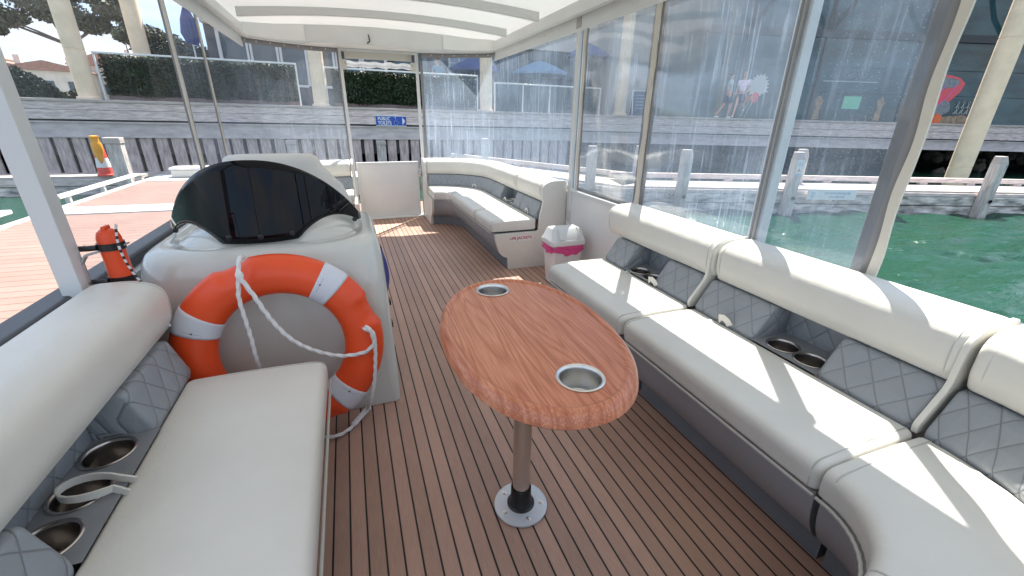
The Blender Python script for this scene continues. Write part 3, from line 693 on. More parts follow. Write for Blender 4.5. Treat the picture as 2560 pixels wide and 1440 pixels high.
rings_ += [rrect3(-.66, -.055, 1.925, 2.42, .19, .08, .756), rrect3(-.58, -.13, 1.985, 2.38, .16, .06, .782), rrect3(-.45, -.25, 2.06, 2.30, .09, .05, .79)]
mb.rings(rings_); mb.build('console_body', M['gel'], tc_, ang=70)
# windscreen: curved sheet, scalloped lower edge
def scr(s, z):
    lean = (z-.74)*.16
    return Vector((-.372+.388*s+.33, 1.862+.34*abs(s)**2.1+lean-2.05, z))
inner = []; mbw = MB(); N = 64; rws = []
for i in range(N+1):
    s = -1+2*i/N; a = abs(s)
    zt = .762+.292*max(0, 1-a**2.25)**.9
    if a < .36: zb = .742
    elif a < .97: zb = .742+.062*math.sin(math.pi*(a-.36)/.61)**.8
    else: zb = .745
    if a > .93: zt = max(zt, .768)
    zt = max(zt, zb+.012)
    rws.append([scr(s, zb+(zt-zb)*j/10) for j in range(11)])
mbw.rings(rws, closed=False, caps=False)
ws = mbw.build('windscreen', M['acrylic'], tc_, solid=.006, ang=60)
for s in (-.93, -.27, .02, .30, .93):
    p = scr(s, .768 if abs(s) < .5 else .752); MB().ball((0, 0, 0), .011, 12, Matrix.Translation(p+Vector((0, -.006, 0))) @ Matrix.Diagonal((1, .45, 1, 1))).build('fixing_screw', M['black'], ws)
for z in (.20, .33, .44): MB().box(.4225, .4285, -.24, -.20, z-.012, z+.012).build('hinge', M['black'], tc_, bevel=.002)

# blue bag hanging on the console side
bb = MB(); rs = []
for i in range(13):
    t = i/12; z = .55-.30*t; w = .10+.05*math.sin(t*2.6); d = .006+.026*math.sin(math.pi*min(1, t*1.1)**1.2); 
    rs.append([(.098+d*(1-abs(math.sin(a)))*abs(math.cos(a))+.002, 2.32+w*math.sin(a)*(1+.05*math.sin(5*t)), z+.006*math.cos(3*a)) for a in [2*math.pi*k/16 for k in range(16)]])
bb.rings(rs); b_ = bb.build('storage_bag', M['blue'], ang=80); tag(b_, 'blue fabric bag hanging on the aisle side of the helm console', 'bag')

# ---- helm seat
th_ = thing('helm_chair', 'high-backed cream helm chair standing behind the console', 'chair', (-.42, 2.85, 0))
def sprof(w, y, z, d, n=20):
    return [(w*math.copysign(abs(math.cos(a))**.6, math.cos(a)), y+d*math.copysign(abs(math.sin(a))**.6, math.sin(a)), z) for a in [2*math.pi*k/n for k in range(n)]]
mb = MB()
mb.rings([sprof(.33, .05, .44, .05), sprof(.39, .04, .50, .075), sprof(.415, .03, .60, .085), sprof(.40, .025, .72, .085), sprof(.36, .02, .82, .08), sprof(.28, .015, .91, .07), sprof(.255, .01, .955, .066), sprof(.24, .01, .985, .058), sprof(.215, .01, 1.0, .04), sprof(.15, .01, 1.004, .02)])
mb.build('backrest', M['cream'], th_, ang=70)
mb = MB(); mb.rings([sprof(.15, -.062, .80, .012), sprof(.165, -.066, .83, .016), sprof(.165, -.066, .87, .016), sprof(.14, -.060, .90, .012)]); mb.build('headrest_panel', M['grey'], th_, ang=70)
mb = MB(); mb.rings([sprof(.27, -.22, .44, .24), sprof(.29, -.22, .47, .26), sprof(.29, -.22, .52, .26), sprof(.26, -.22, .545, .23)]); mb.build('seat_cushion', M['cream'], th_, ang=70)
MB().lathe([(.05, .02), (.05, .44)], (0, -.15, 0), 20, caps=True).build('pedestal', M['alu'], th_)
MB().lathe([(.16, .003), (.16, .015), (.05, .03)], (0, -.15, 0), 28, caps=True).build('base_plate', M['alu'], th_)

# ---- lifebuoy
lb = thing('lifebuoy', 'orange lifebuoy with white bands leaning on the console front', 'lifebuoy', (-.313, 1.60, .402))
TL = Matrix.Rotation(R(-9), 4, 'X')
RM, RT = .284, .073
def ringpt(a, b, rr=1.0, ax=.78):
    r = RM+RT*rr*math.cos(b); return TL @ Vector((r*math.cos(a), RT*ax*rr*math.sin(b), r*math.sin(a)))
mb = MB(); rs = []
for i in range(144):
    a = 2*math.pi*i/144; ring = []
    for k in range(28):
        b = 2*math.pi*k/28; rr = 1.0
        for da in (20, 110, 200, 290):     # moulded scoops where the rope is fixed
            d = abs((math.degrees(a)-da+180) % 360-180)
            if d < 9 and math.cos(b) > .05: rr -= .20*(1-(d/9)**4)*min(1, (math.cos(b)-.05)*2.4)
        ring.append(ringpt(a, b, rr))
    rs.append(ring)
mb.rings(rs, loop=True); mb.build('ring_body', M['orange'], lb, ang=50)
for da in (52, 152, 232, 312):
    mb = MB(); rs = [[ringpt(R(da-7.5+15*i/8), 2*math.pi*k/28, 1.022) for k in range(28)] for i in range(9)]
    mb.rings(rs, caps=False); bd = mb.build('white_band', M['band'], lb, ang=60, solid=.002)
    for j in range(9):                     # the tiny printed line with a round emblem in the middle
        if j == 4: r_ = .0038
        else: r_ = .0014
        a_ = R(da+4.2); b_ = -math.pi/2+(-.35+.0875*j)
        p = ringpt(a_, b_, 1.035); MB().ball((0, 0, 0), r_, 8, Matrix.Translation(p) @ Matrix.Diagonal((1, .3, 1, 1))).build('printed_mark', M['rubber'], bd)
def smooth_path(pts, step=.012):
    P = [Vector(p) for p in pts]; P = [P[0]*2-P[1]]+P+[P[-1]*2-P[-2]]; out = []
    for i in range(1, len(P)-2):
        n = max(2, int((P[i+1]-P[i]).length/step))
        for j in range(n):
            t = j/n; a, b, c, d = P[i-1:i+3]
            out.append(.5*((2*b)+(c-a)*t+(2*a-5*b+4*c-d)*t*t+(3*b-a-3*c+d)*t**3))
    out.append(P[-2]); return out
def rope(name, pts, r, m, parent, off=Vector((0, 0, 0))):
    pp = smooth_path([Vector(p)-off for p in pts], .0025)
    return MB().tube(pp, r, 12, twist=.42).build(name, M[m], parent, ang=80)
LO = Vector((-.305, 1.60, .392))
rope('grab_rope', [(-.368, 1.60, .755), (-.372, 1.565, .764), (-.376, 1.545, .745), (-.382, 1.535, .705), (-.393, 1.53, .639), (-.391, 1.53, .564), (-.387, 1.53, .485), (-.388, 1.535, .40), (-.386, 1.56, .30), (-.36, 1.57, .20)], .0062, 'rope', lb, LO)
rope('grab_rope', [(-.38, 1.56, .70), (-.380, 1.528, .718), (-.351, 1.526, .648), (-.311, 1.526, .54), (-.26, 1.526, .455), (-.189, 1.526, .396), (-.109, 1.526, .361), (-.03, 1.526, .360), (.008, 1.528, .385), (.013, 1.532, .415), (.006, 1.535, .44), (-.012, 1.54, .452), (-.018, 1.56, .447)], .0068, 'rope', lb, LO)
rope('grab_rope', [(-.012, 1.545, .462), (.006, 1.533, .445), (.016, 1.532, .41), (.014, 1.53, .37), (.010, 1.53, .32), (-.002, 1.53, .235), (-.022, 1.535, .15), (-.04, 1.58, .07), (-.052, 1.625, .022), (-.075, 1.60, .012), (-.10, 1.565, .010), (-.135, 1.532, .008), (-.175, 1.515, .008), (-.234, 1.525, .008), (-.30, 1.53, .008)], .0066, 'rope', lb, LO)
kn = MB()
for i in range(7):
    t = i/6; kn.ball((-.045-.06*t+.305, 1.63-.07*t-1.60, .026-.012*t-.392), .0115, 8, sc=(1.2, 1.1, .9))
kn.build('rope_knot', M['rope'], lb)
kn = MB(); kn.ball((-.376+.305, 1.528-1.60, .715-.392), .0125, 10, sc=(1, .8, 1.5)); kn.build('rope_knot', M['rope'], lb)
kn = MB(); kn.ball((.012+.305, 1.533-1.60, .425-.392), .012, 10, sc=(.9, .9, 1.8)); kn.build('rope_knot', M['rope'], lb)

# ---- orange rescue light on its bracket
hl = thing('rescue_light', 'orange rescue light strapped upright to a bracket on the left post', 'rescue light', (-.742, 1.655, .580))
prof = [(.001, 0), (.072, .0), (.074, .012), (.056, .045), (.041, .085), (.033, .12), (.031, .20), (.032, .245), (.031, .27), (.026, .288), (.016, .297), (.001, .299)]
MB().lathe(prof, seg=28).build('light_body', M['orange'], hl)
MB().box(-.006, .006, -.018, .018, .290, .308).build('top_lug', M['orange'], hl, bevel=.003)
for z in (.245, .135):
    MB().lathe([(.032, z-.011), (.0355, z-.011), (.0355, z+.011), (.032, z+.011)], seg=28).build('strap', M['black'], hl)
    MB().tube([(-.030, -.02, z), (-.05, -.024, z), (-.085, -.02, z), (-.06, -.012, z)], .009, 8).build('strap', M['black'], hl)
br = thing('bracket', 'bent metal bracket on the left post holding the orange rescue light', 'bracket', (-.80, 1.62, .74))
MB().prism([(.10, .03, .085), (.0, .0, .062), (-.012, -.01, .04), (-.012, -.01, -.02), (.0, 0, -.036), (.09, .03, -.022), (.09, .03, -.026), (.002, 0, -.041), (-.016, -.01, -.024), (-.016, -.01, .043), (-.003, 0, .067), (.10, .03, .089)], (0, .022, 0)).build('bracket_strip', M['alu_d'], br)
# thin black and white cord
th2 = MB().tube(smooth_path([(-.715, 1.66, .885), (-.70, 1.62, .89), (-.70, 1.60, .84), (-.69, 1.585, .79), (-.675, 1.58, .74), (-.658, 1.585, .69), (-.63, 1.57, .62), (-.62, 1.555, .56)], .006), .0035, 7).build('cord', stripes('flecked_cord', (.7, .7, .7), (.03, .03, .03), .02, 0, .45, axis=2, rough=.8))
tag(th2, 'thin black and white flecked cord hanging from the orange rescue light', 'cord')

# ---- canopy posts
post0 = None
def post(x, y, label):
    global post0
    if post0 is None:
        t = thing('canopy_post', label, 'post', (x, y, 0), 'square aluminium posts carrying the canopy')
        s = MB().box(-.026, .026, -.03, .03, 0, 1.89).build('tube', M['alu'], t, bevel=.003)
        MB().box(-.028, .0005, -.0315, -.0302, 0, 1.885)
        MB().box(-.045, .045, -.05, .05, .002, .012).build('foot_plate', M['alu_d'], t, bevel=.002)
        MB().box(-.032, .032, -.036, .036, 1.82, 1.888).build('top_bracket', M['alu_d'], t, bevel=.002)
        post0 = t
    else:
        t = copy_tree(post0); t.location = (x, y, 0); t['label'] = label; BOAT.append(t)
    return t
post(XL+.002, 1.60, 'square canopy post at left holding the orange rescue light bracket')
post(XR+.022, 1.395, 'pale canopy post rising behind the middle right bench section')
post(XR+.008, 3.185, 'canopy post between the white side panel and the bow bench end')
post(XR+.022, -1.1, 'canopy post at the rear right, behind the photographer')
post(XL+.002, -1.1, 'canopy post at the rear left, behind the photographer')

# ---- canopy
cv = thing('canopy', 'white arched canopy roof over the boat with cross beams', 'canopy', (.43, 2.2, 1.9))
def o_(x, y, z): return (x-.43, y-2.2, z-1.9)
def crown_z(x): t = (x-.43)/1.31; return .075*(1-t*t)
mb = MB(); xs = [XL-.035+i*(XR-XL+.075)/16 for i in range(17)]
mb.rings([[o_(x, y, 1.987+crown_z(x)) for x in xs] for y in (-1.35, 5.65)], closed=False, caps=False); mb.build('roof_skin', M['skin_roof'], cv, ang=30)
for y in (-.33, .47, 1.27, 2.07, 2.885, 3.68, 4.47):
    mb = MB(); mb.prism([o_(x, y, 1.914+crown_z(x)*1.15) for x in xs[1:-1]]+[o_(x, y, 1.984+crown_z(x)) for x in xs[1:-1][::-1]], (0, .04, 0)); mb.build('cross_beam', M['skin_roof'], cv, ang=30, bevel=.003)  # beams share the translucent sheet so that they look brighter
for s_, x0 in ((1, XR), (-1, XL)):
    a, b = sorted((x0-s_*.055, x0+s_*.04))
    MB().box(*[q for q in (a-.43, b-.43)], -1.35-2.2, 5.22-2.2, 1.895-1.9, 1.984-1.9).build('side_rail', M['white'], cv, bevel=.004)
    a, b = sorted((x0-s_*.085, x0-s_*.05)); MB().box(a-.43, b-.43, -1.35-2.2, 5.20-2.2, 1.888-1.9, 1.897-1.9).build('rail_lip', M['alu'], cv, bevel=.002)
    a, b = sorted((x0-s_*.020, x0-s_*.012)); MB().box(a-.43, b-.43, -1.35-2.2, 5.20-2.2, 1.80-1.9, 1.894-1.9).build('curtain_track', M['border'] if 0 else M['alu'], cv, bevel=.002)
def xw_front(t): return XL+t*(XR-XL)
def yf(x):     # gently bowed front edge
    t = abs((x-.43)/1.27); return 5.60-.40*max(0, (t-.30)/.70)**2.0
xs2 = [XL+i*(XR-XL)/24 for i in range(25)]
mb = MB(); mb.rings([[o_(x, yf(x)+.015, 1.90), o_(x, yf(x)+.015, 1.99+crown_z(x)*.9), o_(x, yf(x)+.035, 1.99+crown_z(x)*.9), o_(x, yf(x)+.035, 1.90)] for x in xs2]); mb.build('front_valance', M['roof'], cv, ang=30)
mb = MB(); mb.prism([o_(x, 5.28, 1.895+(.004 if -.25 < x < 1.11 else 0)) for x in (-.27, 1.12)]+[o_(x, 5.28, 1.99+crown_z(x)*.9) for x in (1.12, .9, .43, 0, -.27)], (0, .02, 0)); mb.build('locker_front', M['white'], cv)
for sx in (-1, 1):
    x0 = -.27 if sx < 0 else 1.12; x1 = XL+.05 if sx < 0 else XR-.05
    pts = [(x0, 5.262), (x0+(x1-x0)*.5, 5.255), (x1, 5.10)]
    mb = MB(); mb.rings([[o_(x, y, 1.895), o_(x, y, 1.985+crown_z(x)), o_(x, y+.02, 1.985+crown_z(x)), o_(x, y+.02, 1.895)] for x, y in pts]); mb.build('corner_panel', M['roof'], cv, ang=30)
mb = MB(); mb.rings([[o_(x, yf(x)-.05 if abs(x-.43) > .7 else 5.28, 1.889), o_(x, yf(x)+.04, 1.889), o_(x, yf(x)+.04, 1.896), o_(x, yf(x)-.05 if abs(x-.43) > .7 else 5.28, 1.896)] for x in xs2]); mb.build('front_header', M['alu'], cv, ang=30)
MB().tube(smooth_path([o_(.335, 5.27, 1.985), o_(.34, 5.262, 1.96), o_(.342, 5.26, 1.925), o_(.315, 5.26, 1.905)], .01), .006, 7).build('cable', M['black'], cv)

# ---- clear curtains
def curtain(label, path, z0, z1, m, zl=None, zr=None, bl=.05, br=.05, bt=.05, bb=.05, snaps=True, wob=.004, group=None):
    """path: plan polyline. zl/zr: cream zip strip at start/end."""
    P = [Vector(p) for p in path]; c = sum(P, Vector((0, 0)))/len(P)
    t = thing('clear_curtain', label, 'curtain', (c.x, c.y, z0), group)
    L_ = [0]
    for i in range(1, len(P)): L_.append(L_[-1]+(P[i]-P[i-1]).length)
    tot = L_[-1]
    def at(s, off=0, wz=0):
        s = min(max(s, 0), tot); i = 0
        while i < len(P)-2 and s > L_[i+1]: i += 1
        q = P[i].lerp(P[i+1], (s-L_[i])/(L_[i+1]-L_[i])); d = (P[i+1]-P[i]).normalized(); q = q+Vector((-d.y, d.x))*(off+wob*math.sin(9*wz+2.1*s)*math.sin(math.pi*s/tot))
        return (q.x-c.x, q.y-c.y)
    def strip(s0, s1, za, zb, off, name, mm, solid=0, nz=12):
        mb = MB(); ns = max(2, int((s1-s0)/.06)+1); rs = []
        for i in range(ns+1):
            s = s0+(s1-s0)*i/ns; rs.append([(*at(s, off, za+(zb-za)*j/nz), za-z0+(zb-za)*j/nz) for j in range(nz+1)])
        mb.rings(rs, closed=False, caps=False); return mb.build(name, mm, t, solid=solid)
    strip(bl*.5, tot-br*.5, z0+bb*.5, z1-bt*.5, 0, 'window', M[m])
    if bt: strip(0, tot, z1-bt, z1, .0025, 'border', M['border'], .0015, 2)
    if bb: strip(0, tot, z0, z0+bb, .0025, 'border', M['border'], .0015, 2)
    if bl: strip(0, bl, z0+bb, z1-bt, .0025, 'border', M['border'], .0015)
    if br: strip(tot-br, tot, z0+bb, z1-bt, .0025, 'border', M['border'], .0015)
    for k, on_ in ((0, zl), (1, zr)):
        if on_:
            s = -.0 if k == 0 else tot; mb = MB(); d = (P[1]-P[0]).normalized() if k == 0 else (P[-1]-P[-2]).normalized(); rs = []
            for j in range(41):
                z = (z1-z0)*j/40; q = (P[0] if k == 0 else P[-1])-c; w = .5*on_*(1+.10*math.sin(z*23+tot)); nn = Vector((-d.y, d.x))*.005; e = q+d*.004*math.sin(z*17)
                rs.append([(e.x-d.x*w+nn.x, e.y-d.y*w+nn.y, z), (e.x+d.x*w+nn.x, e.y+d.y*w+nn.y, z), (e.x+d.x*w-nn.x, e.y+d.y*w-nn.y, z), (e.x-d.x*w-nn.x, e.y-d.y*w-nn.y, z)])
            mb.rings(rs); mb.build('zip', M['zip'], t)
    if snaps:
        mb = MB(); n = int(tot/.13)
        for i in range(1, n):
            x, y = at(tot*i/n, .006); mb.ball((x, y, z1-z0-.02), .007, 8)
        mb.build('snap_fasteners', M['white'], t)
    return t
XW = XR-.012; XV = XL+.012
curtain('clear curtain panel behind the bench section beside the bin, right of its twin cream zips', [(XW, 2.255), (XW, 1.40)], .70, 1.87, 'clr_r', zl=None, bl=.045, br=.012, bb=.0, snaps=False)
curtain('small clear curtain panel over the white side panel, by the bin', [(XW, 3.085), (XW, 2.275)], .675, 1.87, 'clr_r', zl=.035, zr=.040, bl=.04, br=.045, bb=.03, snaps=False)
curtain('last clear curtain panel at far right ending in a grey border and cream edge', [(XW, 1.39), (XW, .885)], .70, 1.87, 'clr_s', zr=.028, bl=.012, br=.075, bb=0, snaps=False)
curtain('rain-streaked clear curtain wrapping the right bow corner behind the bow bench', [(XW, 3.12), (XW, 4.3), (XW, 5.14), (1.66, 5.25), (1.52, 5.36), (1.35, 5.45), (1.10, 5.55), (.90, 5.59)], .68, 1.885, 'clr_r', bl=.012, br=.03, bb=0, bt=.045)
curtain('clear curtain panel left of the gate with snap fasteners along the top', [(.03, 5.59), (-.24, 5.55), (-.49, 5.45), (-.66, 5.36), (-.80, 5.25), (XV, 5.14), (XV, 3.72)], .70, 1.885, 'clr_f', zr=.034, bl=.03, br=.03, bb=0, bt=.045)
curtain('narrow clear curtain panel at left between two cream zips', [(XV, 3.70), (XV, 3.10)], .72, 1.87, 'clr_f', zl=None, zr=.034, bl=.03, br=.035, bb=0, snaps=False)
curtain('large clear curtain panel between the left post and the first zip', [(XV, 3.06), (XV, 1.64)], .72, 1.87, 'clr_l', bl=.03, br=.012, bb=0, snaps=False)

# ---- the front gate and its doorway
fr = thing('doorway_frame', 'white frame of the front doorway with a rolled-up clear flap on top', 'doorway', (.44, 5.6, 0))
for x in (.035, .865):
    MB().box(x-.44-.016, x-.44+.016, -.02, .02, 0, 1.888).build('jamb', M['white'], fr, bevel=.003)
MB().box(-.44+.05, .41, -.02, .015, 1.862, 1.888).build('head', M['white'], fr, bevel=.003)
MB().tube([(-.37+.74*i/24, -.03+.004*math.sin(i), 1.735+.006*math.sin(i*1.3)) for i in range(25)], [.036+.004*math.sin(i*.9) for i in range(25)], 14, flat=.8).build('rolled_flap', clear('rolled_vinyl', .5, .3, (.80, .83, .86), gloss=.15), fr)
MB().box(-.38, .38, -.008, .0, 1.79, 1.862).build('flap_top', M['zip'], fr, bevel=.002)
for x in (-.375, .375):
    MB().box(x-.03, x+.03, -.062, -.052, 1.68, 1.775).build('flap_strap', M['zip'], fr, bevel=.003)
    MB().box(x-.014, x+.014, -.06, -.05, 1.785, 1.85).build('buckle', M['rubber'], fr, bevel=.003)
g = thing('front_gate', 'white boarding gate closing the doorway at the bow', 'gate', (.43, 5.57, 0))
MB().box(-.345, .345, -.005, .005, .02, .665).build('gate_panel', M['white'], g, smooth=False)
for a in ((-.365, -.340, .005, .685), (.340, .365, .005, .685)): MB().box(a[0], a[1], -.014, .014, a[2], a[3]).build('gate_frame', M['alu'], g, bevel=.003)
MB().box(-.339, .339, -.014, .014, .66, .685).build('gate_frame', M['alu'], g, bevel=.003)
MB().box(-.339, .339, -.012, .012, .004, .019).build('gate_frame', M['white'], g, bevel=.002)
for x in (-.22, -.02, .18): MB().ball((x, -.015, .672), .005, 8).build('rivet', M['steel'], g)
MB().box(.372, .392, -.05, -.02, .50, .56).build('latch', M['steel'], g, bevel=.004)
MB().tube([(.382, -.045, .53), (.365, -.075, .528), (.352, -.08, .52)], .008, 8).build('latch_bolt', M['steel'], g)
MB().box(.395, .41, -.03, .0, .02, .65).build('gate_stile', M['alu_d'], g, bevel=.003)
thr = MB().box(.05, .86, 5.50, 5.64, .001, .016).build('door_sill', M['white'], bevel=.004); tag(thr, 'white sill strip under the boarding gate', 'sill')

# ---- side panel behind the bin
sp = thing('side_panel', 'white side panel with aluminium frame behind the swing-top bin', 'panel', (XR-.02, 2.72, 0))
MB().box(-.004, .004, -.40, .40, .02, .65).build('panel_sheet', M['white'], sp, smooth=False)
MB().box(-.014, .014, -.43, .43, .65, .672).build('panel_frame', M['alu'], sp, bevel=.003)
for y in (-.43, .404): MB().box(-.014, .014, y, y+.026, .004, .649).build('panel_frame', M['alu'], sp, bevel=.003)
MB().box(-.03, -.014, .40, .425, .42, .50).build('latch', M['steel'], sp, bevel=.003)
for (xx, nm) in ((XL, 'low dark rubber capped side rail along the left of the boat'), (XR, 'low side rail of the boat behind the right benches')):
    s_ = 1 if xx > 0 else -1
    sr = thing('side_wall', nm, 'side rail', (xx, 2.0, 0))
    x0, x1 = sorted((s_*.0, s_*.05)); y1 = 3.15 if s_ < 0 else .3
    segs = [(-3.3, 3.5)] if s_ < 0 else [(-3.3, .27), (1.18, 3.3)]
    for a, b in segs:
        MB().box(x0, x1, a, b, .02, .61).build('wall_sheet', M['alu_d'] if s_ < 0 else M['white'], sr, smooth=False)
        MB().box(x0-.008, x1+.02, a, b, .611, .650).build('alu_rail', M['alu'], sr, bevel=.006)
        MB().box(x0+(.0 if s_ > 0 else -.03), x1+(.03 if s_ > 0 else .0), a, b, .652, .70 if s_ < 0 else .685).build('rubber_cap', M['rubber'], sr, bevel=.012)

# ---- swing-top bin
bn = thing('swing_top_bin', 'white swing-top bin with a pink liner between the bench end and side panel', 'bin', (1.475, 2.84, 0)); bn.scale = (.92, .92, .95)
def rr(w, d, z, r=.03): return [(x, y, z) for x, y in roundpoly([(-w, -d), (w, -d), (w, d), (-w, d)], r, 4, .5)]
MB().rings([rr(.112, .085, .003), rr(.115, .088, .01), rr(.142, .105, .335)]).build('bin_body', M['bin'], bn, ang=50)
mb = MB(); rs = []
for j in range(6):
    ring = []
    base = rr(.146+.004*(j in (1, 2, 3, 4)), .109+.004*(j in (1, 2, 3, 4)), 0)
    base2 = []
    for i, p in enumerate(base):
        q = base[(i+1) % len(base)]; n = max(1, int(math.dist(p, q)/.02))
        for k in range(n): base2.append(tuple(p[m_]+(q[m_]-p[m_])*k/n for m_ in range(3)))
    for i, p in enumerate(base2):
        lo = .275+.022*math.sin(i*.45)+.012*math.sin(i*1.3); z = .345+(lo-.345)*j/5; w = 1+.016*math.sin(i*1.1+j*1.5)*(j > 0)
        ring.append((p[0]*w, p[1]*w, z))
    rs.append(ring)
mb.rings(rs, caps=False).build('bin_liner', M['liner'], bn, ang=70)
MB().rings([rr(.150, .112, .335), rr(.156, .118, .345), rr(.155, .117, .372), rr(.150, .110, .378), rr(.128, .070, .455, .02), rr(.120, .060, .466, .02), rr(.105, .045, .468, .02)]).build('bin_lid', M['bin'], bn, ang=30)
fl_ = MB(); fl_.rings([[(-.085, -.1135, .386), (.085, -.1135, .386), (.085, -.104, .390), (-.085, -.104, .390)], [(-.082, -.079, .452), (.082, -.079, .452), (.082, -.068, .452), (-.082, -.068, .452)], [(-.08, -.050, .473), (.08, -.050, .473), (.08, -.048, .465), (-.08, -.048, .465)]]); fl_.build('swing_flap', M['bin'], bn, bevel=.003)
for s_ in (-1, 1): MB().tube([(s_*.092, -.117, .384), (s_*.089, -.084, .450), (s_*.086, -.056, .474)], .0045, 6).build('lid_rib', M['bin'], bn)

# ================================================================ THE HARBOUR (world axes, water is level)
WZ, DZ = -.56, 1.40
def sheet(name, pts, z, m, kind='structure', label=None):
    mb = MB(); 
    for x, y in pts: mb.vert((x, y, z), (x, y))
    mb.f.append(list(range(len(pts)))); o = mb.build(name, m, smooth=False); o['kind'] = kind
    if label: o['label'] = label
    return o
sheet('water', [(-500, -500), (500, -500), (500, 60), (-500, 60)], WZ, M['water'], label='choppy green harbour water')
import numpy as np
rg_ = np.random.RandomState(3); gx = np.arange(1.9, 30, .06); gy = np.arange(-7, 8.5, .06); X_, Y_ = np.meshgrid(gx, gy); H_ = np.zeros_like(X_)
for k in range(46):
    lam = .22*(9.0**rg_.rand()); th_w = 1.15+rg_.randn()*.55; kx, ky = math.cos(th_w)*6.283/lam, math.sin(th_w)*6.283/lam
    H_ += lam*.021*(1-np.abs(np.sin(kx*X_*.5+ky*Y_*.5+rg_.rand()*6.28+.6*np.sin(X_*.9+k)+.5*np.sin(Y_*1.3-k)))**1.0)
H_ -= H_.mean()
me = bpy.data.meshes.new('water'); nx_, ny_ = len(gx), len(gy)
me.vertices.add(nx_*ny_); me.vertices.foreach_set('co', np.stack([X_, Y_, H_+WZ+.03], -1).ravel())
I_ = (np.arange(ny_-1)[:, None]*nx_+np.arange(nx_-1)[None, :]).ravel(); Q_ = np.stack([I_, I_+1, I_+nx_+1, I_+nx_], -1)
me.loops.add(Q_.size); me.loops.foreach_set('vertex_index', Q_.ravel()); me.polygons.add(len(Q_)); me.polygons.foreach_set('loop_start', np.arange(0, Q_.size, 4)); me.polygons.foreach_set('loop_total', np.full(len(Q_), 4))
me.polygons.foreach_set('use_smooth', np.ones(len(Q_), bool)); me.update(); me.validate(); me.materials.append(M['water'])
wv = bpy.data.objects.new('water', me); COL.objects.link(wv); wv['kind'] = 'structure'; wv['label'] = 'choppy green harbour water close to the right side of the boat'
A0, A1, A2, A3 = (-60, 15.3), (8.0, 15.3), (21.3, 11.25), (60, -.5)
sheet('promenade', [A0, A1, A2, A3, (60, 40), (-60, 40)], DZ, stripes('promenade_boards', (.33, .29, .27), (.12, .1, .1), .15, 0, .05, axis=0, grain=(30, 3, 3), rough=.85), label='timber promenade deck on top of the wharf')
sheet('ground', [(-600, 40), (600, 40), (600, 900), (-600, 900)], DZ-.01, mat('far_ground', (.20, .19, .16), .9, var=.3, vscale=.05), label='flat ground beyond the promenade')
def frame(name, A, B, label=None, cat=None, z=0, group=None):
    A = Vector(A); B = Vector(B); d = B-A; t = thing(name, label, cat, (A.x, A.y, z), group, boat=False, rotz=math.atan2(d.y, d.x)); return t, d.length
# wharf, left (slatted) leg
wl, LL = frame('wharf_wall', (-30, 15.3), A1, 'weathered grey timber wharf wall with vertical slats, straight ahead of the boat', 'wharf')
MB().box(0, LL, -.06, .10, 1.355, 1.425).build('kerb', M['kerb'], wl, bevel=.01)
MB().box(0, LL, -.03, .12, 1.165, 1.353).build('fascia_board', M['timber'], wl, bevel=.008)
MB().box(0, LL, -.028, .12, .925, 1.158).build('fascia_board', M['timber'], wl, bevel=.008)
MB().box(0, LL, .02, .2, .47, .88).build('steel_channel', M['beam'], wl, smooth=False)
MB().box(0, LL, -.02, .02, .84, .88).box(0, LL, -.02, .02, .47, .50).build('channel_flange', M['beam'], wl, smooth=False)
mb = MB(); i = 0; random.seed(3)
while i*.372 < LL-.3:
    x = i*.372+random.uniform(-.01, .01); mb.box(x, x+.285+random.uniform(-.015, .01), .03, .085, -.44, .468); i += 1
mb.build('slats', M['timberv'], wl, smooth=False)
MB().box(0, LL, .12, .16, .02, .44).build('back_rail', mat('shaded_timber', (.10, .095, .10), .9), wl, smooth=False)  # timber darkened in its colour for the shade behind the slats
MB().box(0, LL, 1.0, 1.1, -1.2, 1.3).build('dark_back', M['dark'], wl, smooth=False)  # near-black sheet: darkness behind the slats put into the colour
MB().box(0, LL, -.06, .05, -.62, -.445).build('waling', M['timber'], wl, bevel=.01)
# wharf, right leg (open below)
wr, LR = frame('wharf_edge', A1, A3, 'long wharf edge running right under the glass hall, dark and open below', 'wharf')
MB().box(0, LR, -.06, .10, 1.345, 1.415).build('kerb', M['kerb'], wr, bevel=.01)
MB().box(0, LR, -.03, .12, 1.10, 1.343).build('fascia_board', M['timber'], wr, bevel=.008)
MB().box(0, LR, -.028, .12, .84, 1.09).build('fascia_board', M['timber'], wr, bevel=.008)
MB().box(0, LR, .03, .2, .42, .80).build('steel_channel', M['beam'], wr, smooth=False)
MB().box(0, LR, -.01, .03, .76, .80).box(0, LR, -.01, .03, .42, .45).build('channel_flange', M['beam'], wr, smooth=False)
MB().box(-4, LR, 5.2, 5.4, -1.2, 1.3).build('dark_back', M['dark'], wr, smooth=False)  # near-black sheet standing in for the dark void below the deck
# rock revetment under the wharf
random.seed(11); mb = MB(); dR = (Vector(A3)-Vector(A1)).normalized(); nR = Vector((-dR.y, dR.x))
for k in range(230):
    s = random.uniform(0, 27); dd = random.uniform(1.2, 5.0); z = -.6+(dd-1.2)*.36; r = random.uniform(.16, .42); c = Vector(A1)+dR*s+nR*dd
    T = Matrix.Translation((c.x, c.y, z)) @ Matrix.Rotation(random.uniform(0, 6), 4, Vector((random.random(), random.random(), random.random())).normalized())
    b0 = len(mb.v); mb.ball((0, 0, 0), r, 8, T, (1, random.uniform(.6, .9), random.uniform(.5, .8)))
    for i in range(b0, len(mb.v)): v = Vector(mb.v[i]); mb.v[i] = tuple(v+Vector((random.uniform(-1, 1), random.uniform(-1, 1), random.uniform(-1, 1)))*r*.14)
rk = mb.build('rock_bank', mat('dark_rock', (.12, .105, .09), .9, bump=.6, bscale=6, var=.4, dist=.03), smooth=False); rk['kind'] = 'stuff'; rk['label'] = 'dark boulders of the bank under the wharf'

